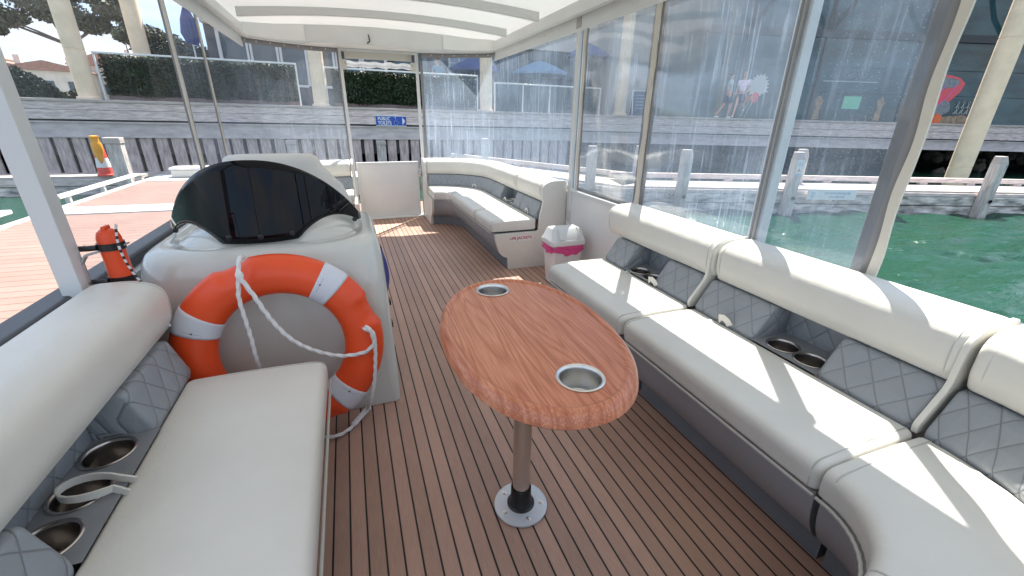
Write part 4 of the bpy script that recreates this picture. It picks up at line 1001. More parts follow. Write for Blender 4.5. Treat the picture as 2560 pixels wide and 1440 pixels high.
# lower mooring jetty on the right
J0, J1 = (5.25, 7.60), (26.0, 1.10)
jt, JL = frame('mooring_jetty', J0, J1, 'low stained timber jetty in front of the wharf at right', 'jetty')
MB().box(0, JL, .0, 1.05, -.075, -.03).build('deck_planks', M['kerb'], jt, smooth=False)
MB().box(0, JL, 1.0, 1.10, .02, .13).build('kerb_rail', M['timber'], jt, bevel=.01)
for k in range(18): MB().box(k*1.2+.3, k*1.2+.5, 1.01, 1.09, -.03, .022).build('rail_block', M['timber'], jt, smooth=False)
MB().box(0, JL, -.04, .06, -.145, -.07).build('edge_beam', M['timber'], jt, bevel=.01)
MB().box(0, JL, -.045, .07, -.335, -.15).build('stained_beam', M['jetty'], jt, bevel=.015)
MB().box(0, JL, -.04, .08, -.58, -.352).build('stained_beam', M['jetty'], jt, bevel=.015)
mb = MB()
for s_ in (1.0, 2.6, 4.6):
    for dz in (-.18, -.26): mb.ball((s_, -.05, dz), .02, 8)
mb.build('bolt_heads', M['dark'], jt)
jt2, JL2 = frame('mooring_jetty', (2.2, 13.6), (5.25, 7.62), 'short jetty leg running from the slatted wharf wall to the low jetty', 'jetty')
MB().box(0, JL2, .0, 1.05, -.075, -.03).build('deck_planks', M['kerb'], jt2, smooth=False)
MB().box(0, JL2, .98, 1.08, .02, .13).build('kerb_rail', M['kerb'], jt2, bevel=.01)
MB().box(0, JL2, -.04, .06, -.335, -.08).build('stained_beam', M['jetty'], jt2, bevel=.015)
MB().box(0, JL2, -.04, .06, -.62, -.352).build('stained_beam', M['jetty'], jt2, bevel=.015)
sg = thing('jetty_sign', 'white faded sign plate on the front of the low jetty', 'sign', (9.5, 6.205, -.135), boat=False, rotz=math.atan2(-6.5, 20.75))
MB().box(-.54, .54, -.055, -.045, -.10, .115).build('plate', M['white'], sg, smooth=False)
gm = mat('faded_blue_ink', (.38, .45, .58), .6); mb = MB(); random.seed(5)
for (x0, x1, z) in ((-.16, .40, .045), (-.05, .25, -.03)):
    x = x0
    while x < x1:
        w = random.uniform(.012, .035); h = random.uniform(.018, .03); mb.box(x, x+w, -.058, -.0552, z-h, z+h*.6); x += w+random.uniform(.008, .02)
mb.build('faded_lettering', gm, sg, smooth=False)
mb = MB()
for z in (-.04, 0, .04): mb.box(-.46, -.36, -.058, -.0552, z-.01, z+.01)
mb.build('faded_lettering', gm, sg, smooth=False)

pile0 = None
def pile(x, y, label, top=.72, w=.095, rz=-.304, hole=True):
    global pile0
    if pile0 is None:
        t = thing('mooring_pile', label, 'pile', (x, y, 0), 'square timber piles along the low jetty', boat=False, rotz=rz)
        MB().rings([[(a*w, b*w, z) for a, b in ((-1, -1), (1, -1), (1, 1), (-1, 1))] for z in (-1.6, -.5, 0, top-.14)]).build('shaft', M['pile'], t, bevel=.012)
        MB().rings([[(a*w*1.0, b*w*1.0, top-.14) for a, b in ((-1, -1), (1, -1), (1, 1), (-1, 1))], [(-w*.86, -w*.42, top), (w*.86, -w*.42, top), (w*.86, w*.86, top), (-w*.86, w*.86, top)]]).build('weathered_top', M['kerb'], t, bevel=.012)
        MB().lathe([(.001, 0), (.035, 0), (.035, .02)], T=Matrix.Translation((.03, -w-.002, -.2)) @ Matrix.Rotation(R(90), 4, 'X'), seg=14).build('bolt_hole', M['dark'], t)
        pile0 = t
    else:
        t = copy_tree(pile0); t.location = (x, y, 0); t.rotation_euler.z = rz; t['label'] = label
    t.scale = (1, 1, 1)
    return t
p1 = pile(12.72, 5.10, 'nearest mooring pile at far right, leaning across the dark gap under the wharf')
pile(8.58, 6.42, 'mooring pile with a small white notice on its face')
pile(6.36, 7.12, 'mooring pile in front of the jetty seen behind the bin-side bench')
pile(10.72, 5.74, 'mooring pile half hidden by the grey border of the last curtain')
pile(6.10, 8.30, 'mooring pile on the far side of the jetty, behind the one by the bin-side bench')
pile(9.72, 7.20, 'mooring pile on the far side of the jetty, above the white sign plate')
pile(4.85, 8.25, 'mooring pile at the bend of the jetty')
pile(3.3, 11.0, 'mooring pile on the short jetty leg near the slatted wall')
nt_ = thing('pile_notice', 'small white notice with an orange mark fixed on a mooring pile', 'sign', (8.58, 6.42, 0), boat=False, rotz=-.304)
MB().box(-.075, .075, -.107, -.099, .27, .565).build('plate', M['white'], nt_, bevel=.003)
mb = MB()
for z in (.52, .49, .46): mb.box(-.055, .055, -.1095, -.1072, z-.006, z+.006)
mb.box(-.06, .06, -.1095, -.1072, .285, .305)
mb.build('faded_lettering', gm, nt_, smooth=False)
MB().prism([(-.05, -.1072, .345), (.04, -.1072, .345), (-.005, -.1072, .41)], (0, -.002, 0)).build('warning_mark', mat('orange_ink', (.6, .25, .1), .6), nt_, smooth=False)

# ---- sign on the wharf
ps = thing('toilet_sign', 'blue PUBLIC TOILETS sign with wheelchair symbol and arrow on the wharf fascia', 'sign', (1.405, 15.265, 1.045), boat=False)
MB().box(-.475, .475, -.02, .0, -.145, .145).build('plate', mat('sign_blue', (.015, .075, .40), .4), ps, smooth=False)
for z in (-.150, .150): MB().box(-.48, .48, -.024, -.0, z-.010, z+.010).build('trim', M['white'], ps, smooth=False)
Rx = Matrix.Rotation(R(90), 4, 'X')
text_mesh('PUBLIC', 'lettering', M['white'], 1, Matrix.Translation((-.22, -.022, .065)) @ Rx, ps, width=.38, bold=.025, height=.105)
text_mesh('TOILETS', 'lettering', M['white'], 1, Matrix.Translation((-.205, -.022, -.065)) @ Rx, ps, width=.42, bold=.025, height=.105)
MB().prism([(.355, -.0225, -.12), (.445, -.0225, 0), (.355, -.0225, .12)], (0, .002, 0)).build('arrow', M['white'], ps, smooth=False)
ws_ = MB(); ws_.tube([(.155+.062*math.cos(a), -.0225, -.05+.068*math.sin(a)) for a in [R(115+12*i) for i in range(20)]], .016, 6, flat=.3)
ws_.tube([(.135, -.0225, .075), (.14, -.0225, .0), (.205, -.0225, -.005), (.235, -.0225, -.065), (.262, -.0225, -.055)], .018, 6, flat=.3); ws_.tube([(.14, -.0225, .035), (.19, -.0225, .035)], .009, 6, flat=.4); ws_.ball((.135, -.0225, .105), .019, 8, sc=(1, .2, 1)); ws_.build('wheelchair_symbol', M['white'], ps)

# ---- posts standing against the wharf wall
wp0 = None
for x, y, zt, lab in ((-4.72, 12.0, .64, 'grey timber post beside the striped traffic cone'), (1.02, 15.17, .44, 'timber wall post with a pale cap under the toilet sign'), (-1.62, 15.17, .44, 'timber wall post with a pale cap left of the doorway'), (4.62, 15.17, .44, 'timber wall post with a pale cap right of the doorway')):
    if wp0 is None:
        wp0 = t = thing('wharf_post', lab, 'post', (x, y, zt), 'capped timber posts at the wharf wall', boat=False)
        MB().box(-.135, .135, -.12, .09, -1.5, -.13).build('shaft', M['pile'], t, bevel=.01); MB().box(-.15, .15, -.14, .10, -.128, .0).build('cap', M['kerb'], t, bevel=.015)
    else:
        t = copy_tree(wp0); t.location = (x, y, zt); t['label'] = lab

# ---- left lower jetty, cone
lj = thing('mooring_jetty', 'grey timber jetty on the left carrying the traffic cone', 'jetty', (-9.5, 12.1, -.17), boat=False)
MB().box(-9, 5.05, 0, .34, -.06, 0).build('deck_planks', M['kerb'], lj, smooth=False)
MB().box(-9, 5.05, -.03, .1, -.20, -.062).build('edge_beam', M['timber'], lj, bevel=.01)
MB().box(-9, 5.05, -.02, .1, -.6, -.215).build('stained_beam', M['jetty'], lj, bevel=.015)
cn = thing('traffic_cone', 'red and white traffic cone with a yellow hood on the left jetty', 'traffic cone', (-5.10, 12.17, -.17), boat=False)
MB().lathe([(.001, .0), (.155, .0), (.155, .03), (.135, .04), (.128, .18)], seg=24).build('cone_body', mat('cone_red', (.80, .06, .04), .5), cn)
MB().lathe([(.129, .18), (.106, .38)], seg=24).build('white_band', M['white'], cn)
MB().lathe([(.107, .38), (.082, .62), (.001, .62)], seg=24).build('cone_top', mat('cone_red2', (.80, .06, .04), .5), cn)
MB().rings([[(.02+.10*math.cos(a)*w, -.09+.07*math.sin(a)*w*(1+.3*math.sin(3*a)), z) for a in [2*math.pi*k/12 for k in range(12)]] for z, w in ((.24, .25), (.36, .6), (.52, .95), (.66, 1.0), (.72, .7), (.78, .75), (.83, .85), (.84, .3))]).build('yellow_hood', mat('yellow_plastic', (.85, .38, .02), .5, bump=.5, bscale=12, dist=.03), cn, ang=80)

# ---- floating pontoon at the left
pt = thing('pontoon', 'floating pontoon with pale pink boards alongside the boat at left', 'pontoon', (-2.5, 3, -.10), boat=False)
def pb_(x0, x1, y0, y1, z0, z1, nm, m, bev=0, par=pt): return MB().box(x0+2.5, x1+2.5, y0-3, y1-3, z0+.1, z1+.1).build(nm, M[m], par, bevel=bev, smooth=bool(bev))
pb_(-3.80, -1.22, -4, 7.20, -.14, -.102, 'deck_boards', 'pont'); pb_(-3.80, -.9, 7.74, 10.45, -.14, -.102, 'deck_boards', 'pont')
pb_(-3.92, -1.15, 7.21, 7.73, -.14, -.085, 'checker_plate', 'checker', .006); pb_(-3.92, .3, 10.46, 11.45, -.14, -.090, 'checker_plate', 'checker', .006)
for y0, y1 in ((-4, 7.2), (7.75, 10.45)): pb_(-3.93, -3.81, y0, y1, -.15, -.085, 'edge_strip', 'kerb', .006)
pb_(-1.14, 1.6, 5.78, 7.2, -.14, -.102, 'deck_boards', 'pont'); pb_(-1.14, 1.6, 5.95, 7.2, -.5, -.15, 'float', 'checker', .02)
pb_(-1.21, -1.13, -4, 5.75, -.2, -.09, 'edge_strip', 'rubber', .01)
pb_(-3.92, -1.15, -4, 11.4, -.52, -.15, 'float', 'checker', .02); pb_(-.9, .3, 10.5, 11.4, -.52, -.15, 'float', 'checker', .02)
for y0, y1, lab in ((7.95, 10.6, 'low white kerb rail along the far end of the pontoon'), (3.2, 6.95, 'low white kerb rail at the left edge of the pontoon, cut by the frame')):
    rl = thing('kerb_rail', lab, 'rail', (-4.0, (y0+y1)/2, -.1), 'low white rails on the pontoon edge', boat=False); h = (y1-y0)/2
    MB().box(-.05, .05, -h, h, .09, .14).build('rail_bar', M['white'], rl, bevel=.012)
    for k in range(3): MB().box(-.03, .03, -h+.25+k*(h-.28), -h+.31+k*(h-.28), -.05, .089).build('rail_foot', M['white'], rl, bevel=.004)
db = thing('dock_box', 'low pale dock box on the far end of the pontoon', 'box', (-2.95, 11.05, -.088), boat=False)
MB().box(-.55, .45, -.18, .18, 0, .15).build('box_body', M['zip'], db, bevel=.03); MB().box(-.57, .47, -.20, .20, .152, .20).build('box_lid', M['white'], db, bevel=.02)

# ---- concrete columns
cols = (((-6.38, 15.62), DZ, 9, 'leftmost concrete column, in front of the sky'), ((-5.35, 16.9), DZ, 9, 'concrete column rising behind the left hedge'), ((-.64, 15.62), DZ, 9, 'concrete column between the hedge and the doorway'), ((4.73, 15.62), DZ, 9, 'concrete column right of the doorway by the blue umbrella'),
        ((9.82, 14.95), DZ, 9, 'concrete column beside the A-frame board'), ((17.72, 7.95), -1.5, 9, 'tall concrete column standing in the water at far right'))
c0 = None
for (x, y), zb, zt, lab in cols:
    if c0 is None or zb < 0:
        t = thing('concrete_column', lab, 'column', (x, y, zb), 'beige concrete columns along the wharf', boat=False)
        r = .21 if zb > 0 else .27
        MB().lathe([(r, 0), (r, 1.2 if zb > 0 else 1.62), (r-.012, 1.205 if zb > 0 else 1.63), (r-.012, 1.22 if zb > 0 else 1.645), (r, 1.225 if zb > 0 else 1.65), (r, 3.0 if zb > 0 else 5.1), (r-.012, 3.005 if zb > 0 else 5.11), (r-.012, 3.02 if zb > 0 else 5.125), (r, 3.025 if zb > 0 else 5.13), (r, zt-zb)], seg=28, caps=True).build('shaft', M['conc'], t)
        MB().lathe([(r+.05, 0), (r+.05, .08), (r, .10)], seg=28).build('collar', M['conc'], t)
        c0 = c0 or t
    else:
        t = copy_tree(c0); t.location = (x, y, zb); t['label'] = lab

# ---- foliage helpers
def leaves(mb, n, fn, size, seed):
    rnd = random.Random(seed)
    for k in range(n):
        c = Vector(fn(rnd)); s = size*rnd.uniform(.6, 1.3)
        a = Vector((rnd.gauss(0, 1), rnd.gauss(0, 1), rnd.gauss(0, 1))).normalized(); b = a.cross(Vector((rnd.gauss(0, 1), rnd.gauss(0, 1), rnd.gauss(0, 1)))).normalized()
        i = len(mb.v); mb.vert(c-a*s); mb.vert(c+b*s*.5); mb.vert(c+a*s); mb.vert(c-b*s*.5); mb.f.append([i, i+1, i+2, i+3])
    return mb
def hedge(x0, x1, y, z0, z1, label, n, seed, stem=True):
    t = thing('hedge', label, 'hedge', ((x0+x1)/2, y, DZ), 'clipped hedges in planters on the promenade', boat=False); xc = (x0+x1)/2; w = (x1-x0)/2
    MB().box(-w, w, -.20, .20, .0, .14).build('planter', mat('planter_timber', (.20, .15, .13), .85, var=.2), t, bevel=.01)
    def f(r):
        x = r.uniform(-w, w); z = r.uniform(z0-DZ, z1-DZ+.03*math.sin(x*5)); yy = -.22-.06*math.sin(x*4+z*6)+abs(r.gauss(0, .12))
        return (x, min(yy, .3), z)
    leaves(MB(), n, f, .042, seed).build('foliage', M['hedge'], t, smooth=False)
    MB().box(-w+.04, w-.04, -.10, .22, .14, z1-DZ-.06).build('shade_core', mat('hedge_inner', (.018, .022, .012), .95), t, smooth=False)  # dark box inside the foliage, its colour standing in for the inner shade
    return t
hedge(-6.0, -1.25, 15.95, 1.52, 2.56, 'long clipped hedge in a planter left of the doorway', 15000, 1)
hedge(-.25, 4.40, 15.95, 1.52, 2.50, 'clipped hedge seen through the open doorway above the toilet sign', 15000, 2)
hedge(7.9, 9.3, 15.95, 1.52, 2.36, 'short clipped hedge left of the A-frame board', 4000, 3)
for x0, x1, z, lab in ((-6.05, -1.2, 2.585, 'white rail running along the top of the left hedge'), (-.45, 4.45, 2.54, 'white rail running along the top of the middle hedge'), (5.05, 9.35, 2.36, 'white topped glass windbreak right of the column by the umbrellas')):
    t = thing('windbreak', lab, 'windbreak', ((x0+x1)/2, 15.66, DZ), 'white top rails along the promenade edge', boat=False); w = (x1-x0)/2
    MB().box(-w, w, -.025, .025, z-DZ-.03, z-DZ+.015).build('top_rail', M['white'], t, bevel=.006)
    n = max(2, round(w*2/1.2)) if x0 > 5 else 1
    for k in range(n+1): MB().box(-w+k*(2*w-.04)/n, -w+.04+k*(2*w-.04)/n, -.02, .02, 0, z-DZ-.031).build('post', M['alu'], t, smooth=False)
    if x0 > 5: MB().box(-w+.05, w-.05, -.003, .003, .03, z-DZ-.035).build('glass_pane', M['pane'], t, smooth=False)

# ---- restaurant behind the hedges
rs_ = thing('restaurant_building', 'restaurant building with white framed windows behind the hedges', 'building', (3.8, 20.2, DZ), boat=False)
def rb(x0, x1, y0, y1, z0, z1, nm, m, par=rs_, bev=0): return MB().box(x0-3.8, x1-3.8, y0-20.2, y1-20.2, z0-DZ, z1-DZ).build(nm, M[m], par, smooth=False, bevel=bev)
rb(-4.4, 14.6, 20.3, 27, DZ, 6.6, 'wall', 'wall_b'); rb(-4.4, 14.6, 19.9, 20.29, 4.1, 6.6, 'upper_wall', 'paleb'); rb(-4.6, 14.8, 18.6, 27.2, 6.62, 6.9, 'roof_slab', 'paleb')
for k in range(6):
    x = -4.0+k*.98; wn = rb(x, x+.93, 20.18, 20.28, 2.2, 4.05, 'window', 'glass_r')
    for a, b, c, d in ((x-.04, x+.07, 2.2, 4.08), (x+.86, x+.97, 2.2, 4.08), (x+.075, x+.855, 3.98, 4.08), (x+.075, x+.855, 2.15, 2.24)): rb(a, b, 20.10, 20.17, c, d, 'frame', 'white', wn)
for k in range(8):
    x = 2.1+k*1.55; wn = rb(x, x+1.45, 20.18, 20.28, DZ+.05, 4.05, 'window', 'glass_r')
    for a in (x-.03, x+1.40): rb(a, a+.08, 20.10, 20.17, DZ+.05, 4.08, 'frame', 'mull', wn)
    rb(x+.06, x+1.39, 20.10, 20.17, 2.9, 2.98, 'frame', 'mull', wn)
for (x0, x1, z0, z1) in ((4.35, 5.2, 2.9, 3.75),):
    wn = rb(x0, x1, 19.7, 19.8, z0, z1, 'window', 'white')
    for a in range(2):
        for b in range(2): rb(x0+.06+a*.4, x0+.40+a*.4, 19.67, 19.69, z0+.05+b*.4, z0+.40+b*.4, 'pane', 'umbl', wn)
gw = thing('corner_building', 'plain pale grey wall between the restaurant and the glass hall', 'building', (12.9, 18.6, DZ), boat=False)
MB().box(-1.45, .9, -.1, 6, 0, 7).build('wall', mat('grey_render', (.36, .38, .38), .8, var=.08), gw, smooth=False); MB().box(-1.5, .95, -.2, 6.1, 7.01, 7.3).build('roof', M['paleb'], gw, smooth=False)

def umbrella(x, y, z, r, m, label, n=8, closed=False, h=.45):
    t = thing('parasol', label, 'umbrella', (x, y, DZ), boat=False)
    MB().lathe([(.025, 0), (.025, z-DZ)], seg=10, caps=True).build('pole', M['alu'], t)
    MB().lathe([(.25, .003), (.25, .06), (.04, .09)], seg=20, caps=True).build('base', M['rubber'], t)
    mb = MB(); rg = []
    if closed:
        for zz, rr_ in ((z-1.1, .12), (z-.8, .20), (z-.4, .15), (z-.1, .06), (z, .02)): rg.append([(rr_*(1+.35*(k % 2))*math.cos(2*math.pi*k/16), rr_*(1+.35*(k % 2))*math.sin(2*math.pi*k/16), zz-DZ) for k in range(16)])
    else:
        for f, dz in ((1.0, -h-.10), (1.0, -h), (.66, -h*.55), (.33, -h*.22), (.03, 0)): rg.append([(r*f*(1 if k % 2 == 0 else .94)*math.cos(2*math.pi*k/16), r*f*(1 if k % 2 == 0 else .94)*math.sin(2*math.pi*k/16), z+dz-DZ+(.02 if k % 2 else 0)) for k in range(16)])
        for k in range(8): MB().tube([(0, 0, z-h-.35-DZ), (r*.6*math.cos(k*math.pi/4), r*.6*math.sin(k*math.pi/4), z-h*.6-DZ)], .008, 5).build('rib', M['mull'], t)
    mb.rings(rg, caps=closed); mb.build('canopy', M[m], t, ang=20)
umbrella(5.05, 18.2, 3.42, 1.05, 'umb', 'open blue umbrella left of the concrete column')
umbrella(7.9, 18.3, 3.45, 1.2, 'umbl', 'large pale blue umbrella behind the streaked bow curtain')
umbrella(10.3, 18.6, 4.3, .9, 'umb', 'blue umbrella high up near the pale grey wall')
umbrella(-4.35, 18.3, 4.3, .3, 'umb', 'folded blue umbrella at left behind the hedge', closed=True)

# ---- glass hall at the right
F0, F1 = Vector((13.4, 17.38)), Vector((40, 9.4))
gh, GL = frame('glass_hall', F0, F1, 'big dark glass hall with painted windows behind the promenade at right', 'building', z=DZ)
dF = (F1-F0).normalized()
def sF(x): return (x-F0.x)/dF.x     # distance along the facade from a world x
MB().box(0, GL, .12, 9, 0, 8.6).build('hall_core', M['wall_b'], gh, smooth=False)
MB().box(-.6, GL+.6, -1.2, 9.4, 8.62, 9.0).build('roof', M['beam'], gh, smooth=False)
vs = [0]+[sF(x) for x in (16.9, 20.3, 24.55, 28.35, 32.4, 36.4)]+[GL]
levels = [(.05, 1.235), (1.25, 2.29), (2.31, 3.42), (3.74, 5.3), (5.32, 7.0), (7.02, 8.6)]
for i in range(len(vs)-1):
    for a, b in levels: MB().box(vs[i]+.06, vs[i+1]-.06, .03, .11, a, b).build('window', M['glass_b'], gh, smooth=False)
for v in vs: MB().box(v-.055, v+.055, -.06, .119, .04, 8.6).build('mullion', M['mull'], gh, smooth=False)
MB().box(0, GL, -.09, -.061, 3.43, 3.73).build('transom', M['mull'], gh, smooth=False)
MB().box(0, GL, -.02, .1, 0, .045).build('sill', M['mull'], gh, smooth=False)
for v in vs[1:6]:
    for s_ in (-1, 1): MB().tube([(v, -.12, 3.7), (v+s_*.35, -.5, 4.5), (v+s_*.9, -.9, 6.2)], .09, 8).build('forked_strut', M['mull'], gh)
def blob(pts, z=0): return pts
def art(nm, pts, m, y=.0): MB().prism([(x, .026-y, z) for x, z in pts], (0, -.004, 0)).build(nm, M[m], gh, smooth=False)
M['art_r'] = mat('window_paint_red', (.75, .11, .13), .6); M['art_p'] = mat('window_paint_pink', (.62, .22, .52), .6); M['art_o'] = mat('window_paint_orange', (.80, .16, .05), .6, var=.4, vscale=8)
M['art_g'] = mat('window_paint_grey', (.22, .24, .25), .6, var=.4, vscale=12); M['art_w'] = mat('window_paint_white', (.50, .53, .50), .6); M['art_gr'] = mat('green_poster', (.20, .55, .36), .6); M['art_k'] = mat('window_paint_beige', (.30, .22, .14), .6, var=.5, vscale=6)
s0 = sF(25.4)
def P_(l): return [(s0+x, z) for x, z in l]
art('painted_shape', P_([(-.5, .3), (-.45, 1.2), (-.1, 2.0), (.4, 2.16), (1.1, 2.12), (1.6, 2.02), (1.95, 1.8), (1.85, 1.45), (1.5, 1.05), (1.25, .75), (1.0, .3)]), 'art_r')
art('painted_shape', P_([(.25, 1.75), (.5, 2.0), (1.1, 2.02), (1.55, 1.95), (1.7, 1.78), (1.45, 1.62), (1.0, 1.55), (.6, 1.45)]), 'art_g', .005)
art('painted_shape', P_([(.75, .35), (.85, .8), (1.2, 1.1), (1.55, .95), (1.65, .6), (1.2, .35)]), 'art_g', .005)
for k, (a, b, c) in enumerate(((.15, .25, .0), (.35, .45, .2), (.55, .7, .5), (.8, 1.3, .4))):
    mb = MB(); mb.tube([(s0+a-.1, .015, .15), (s0+a, .012, .7), (s0+b, .012, 1.2), (s0+b+c*.6, .012, 1.5+.1*k)], .035, 6, flat=.5); mb.build('painted_stroke', M['art_p'], gh)
art('painted_shape', P_([(-.55, .05), (-.5, .35), (-.2, .5), (.1, .38), (.4, .55), (.8, .42), (1.1, .5), (1.4, .36), (1.9, .34), (2.5, .38), (2.9, .2), (2.9, .05)]), 'art_o', .010)
art('painted_shape', P_([(1.3, .05), (1.4, .36), (1.9, .40), (2.4, .46), (2.85, .3), (2.9, .05)]), 'art_k', .015)
for k in range(3):
    x = s0+1.95+k*.27; mb = MB(); mb.tube([(x+.055*math.cos(a), -.0, .98+.06*math.sin(a)) for a in [math.pi*i/5 for i in range(11)]], .014, 5, flat=.6)
    mb.tube([(x, 0, .92), (x-.03, 0, .78), (x+.06, 0, .66), (x-.02, 0, .50)], .015, 5); mb.tube([(x-.1, 0, .75), (x, 0, .86), (x+.1, 0, .74)], .013, 5); mb.tube([(x-.1, 0, .48), (x, 0, .66), (x+.1, 0, .48)], .013, 5); mb.build('painted_outline', M['art_w'], gh)
sfl = sF(17.75); 
random.seed(4); pts = []
for k in range(36):
    a = 2*math.pi*k/36; r = (.50 if k % 2 else .36)+random.uniform(-.04, .06); pts.append((sfl+r*math.cos(a)*1.1, 1.45+r*math.sin(a)))
art('painted_flower', pts, 'art_w'); art('painted_shape', [(sfl-.1, .7), (sfl-.28, .95), (sfl-.1, 1.2), (sfl+.12, 1.1), (sfl+.05, .8)], 'art_r', .005)
for dx, x2 in ((-.2, -.6), (-.1, -.38), (.05, .2)): MB().tube([(sfl+dx, .01, 1.0), (sfl+(dx+x2)/2, .01, .55), (sfl+x2, .01, .1)], .03, 6, flat=.5).build('painted_stroke', M['art_w'], gh)
sg2 = sF(21.8); art('green_poster', [(sg2, .58), (sg2+.85, .58), (sg2+.85, 1.12), (sg2, 1.12)], 'art_gr')
for q, m_ in ((19.0, 'art_w'), (20.7, 'art_k'), (23.6, 'art_k')):
    c = sF(q); art('painted_shape', [(c-.2, .1), (c-.12, .6), (c-.22, .95), (c, 1.15), (c+.18, .9), (c+.1, .5), (c+.16, .1)], m_)
mb = MB(); random.seed(9)
c = sF(20.9)
for k in range(11): a = c+.16*k; mb.tube([(a, .015, 1.85), (a+.05, .012, 2.0+random.uniform(-.05, .1)), (a+.11, .012, 1.88)], .018, 5, flat=.5)
mb.tube([(c-.3, .012, 1.72), (c+2.3, .012, 1.72)], .02, 5); mb.build('painted_scrawl', M['art_w'], gh)

# ---- A-frame board
af = thing('a_frame_board', 'dark A-frame menu board standing by the pale grey wall', 'sign', (10.95, 15.35, DZ), boat=False, rotz=-.3)
for s_ in (-1, 1):
    T = Matrix.Translation((0, s_*.24, 0)) @ Matrix.Rotation(R(s_*15), 4, 'X')
    bd = MB().box(-.3, .3, -.012, .012, .06, .92, T).build('board', mat('chalk_board', (.03, .05, .10), .6), af, smooth=False)
    MB().box(-.33, -.301, -.02, .02, 0, .95, T).box(.301, .33, -.02, .02, 0, .95, T).box(-.33, .33, -.02, .02, .951, .98, T).build('frame', M['alu'], bd, smooth=False)
    if s_ < 0:
        mb = MB()
        for z in (.78, .66, .54, .42, .30): mb.box(-.2, random.uniform(.05, .22), -.016, -.0135, z-.018, z+.018, T)
        mb.build('chalk_lines', M['umbl'], bd, smooth=False)

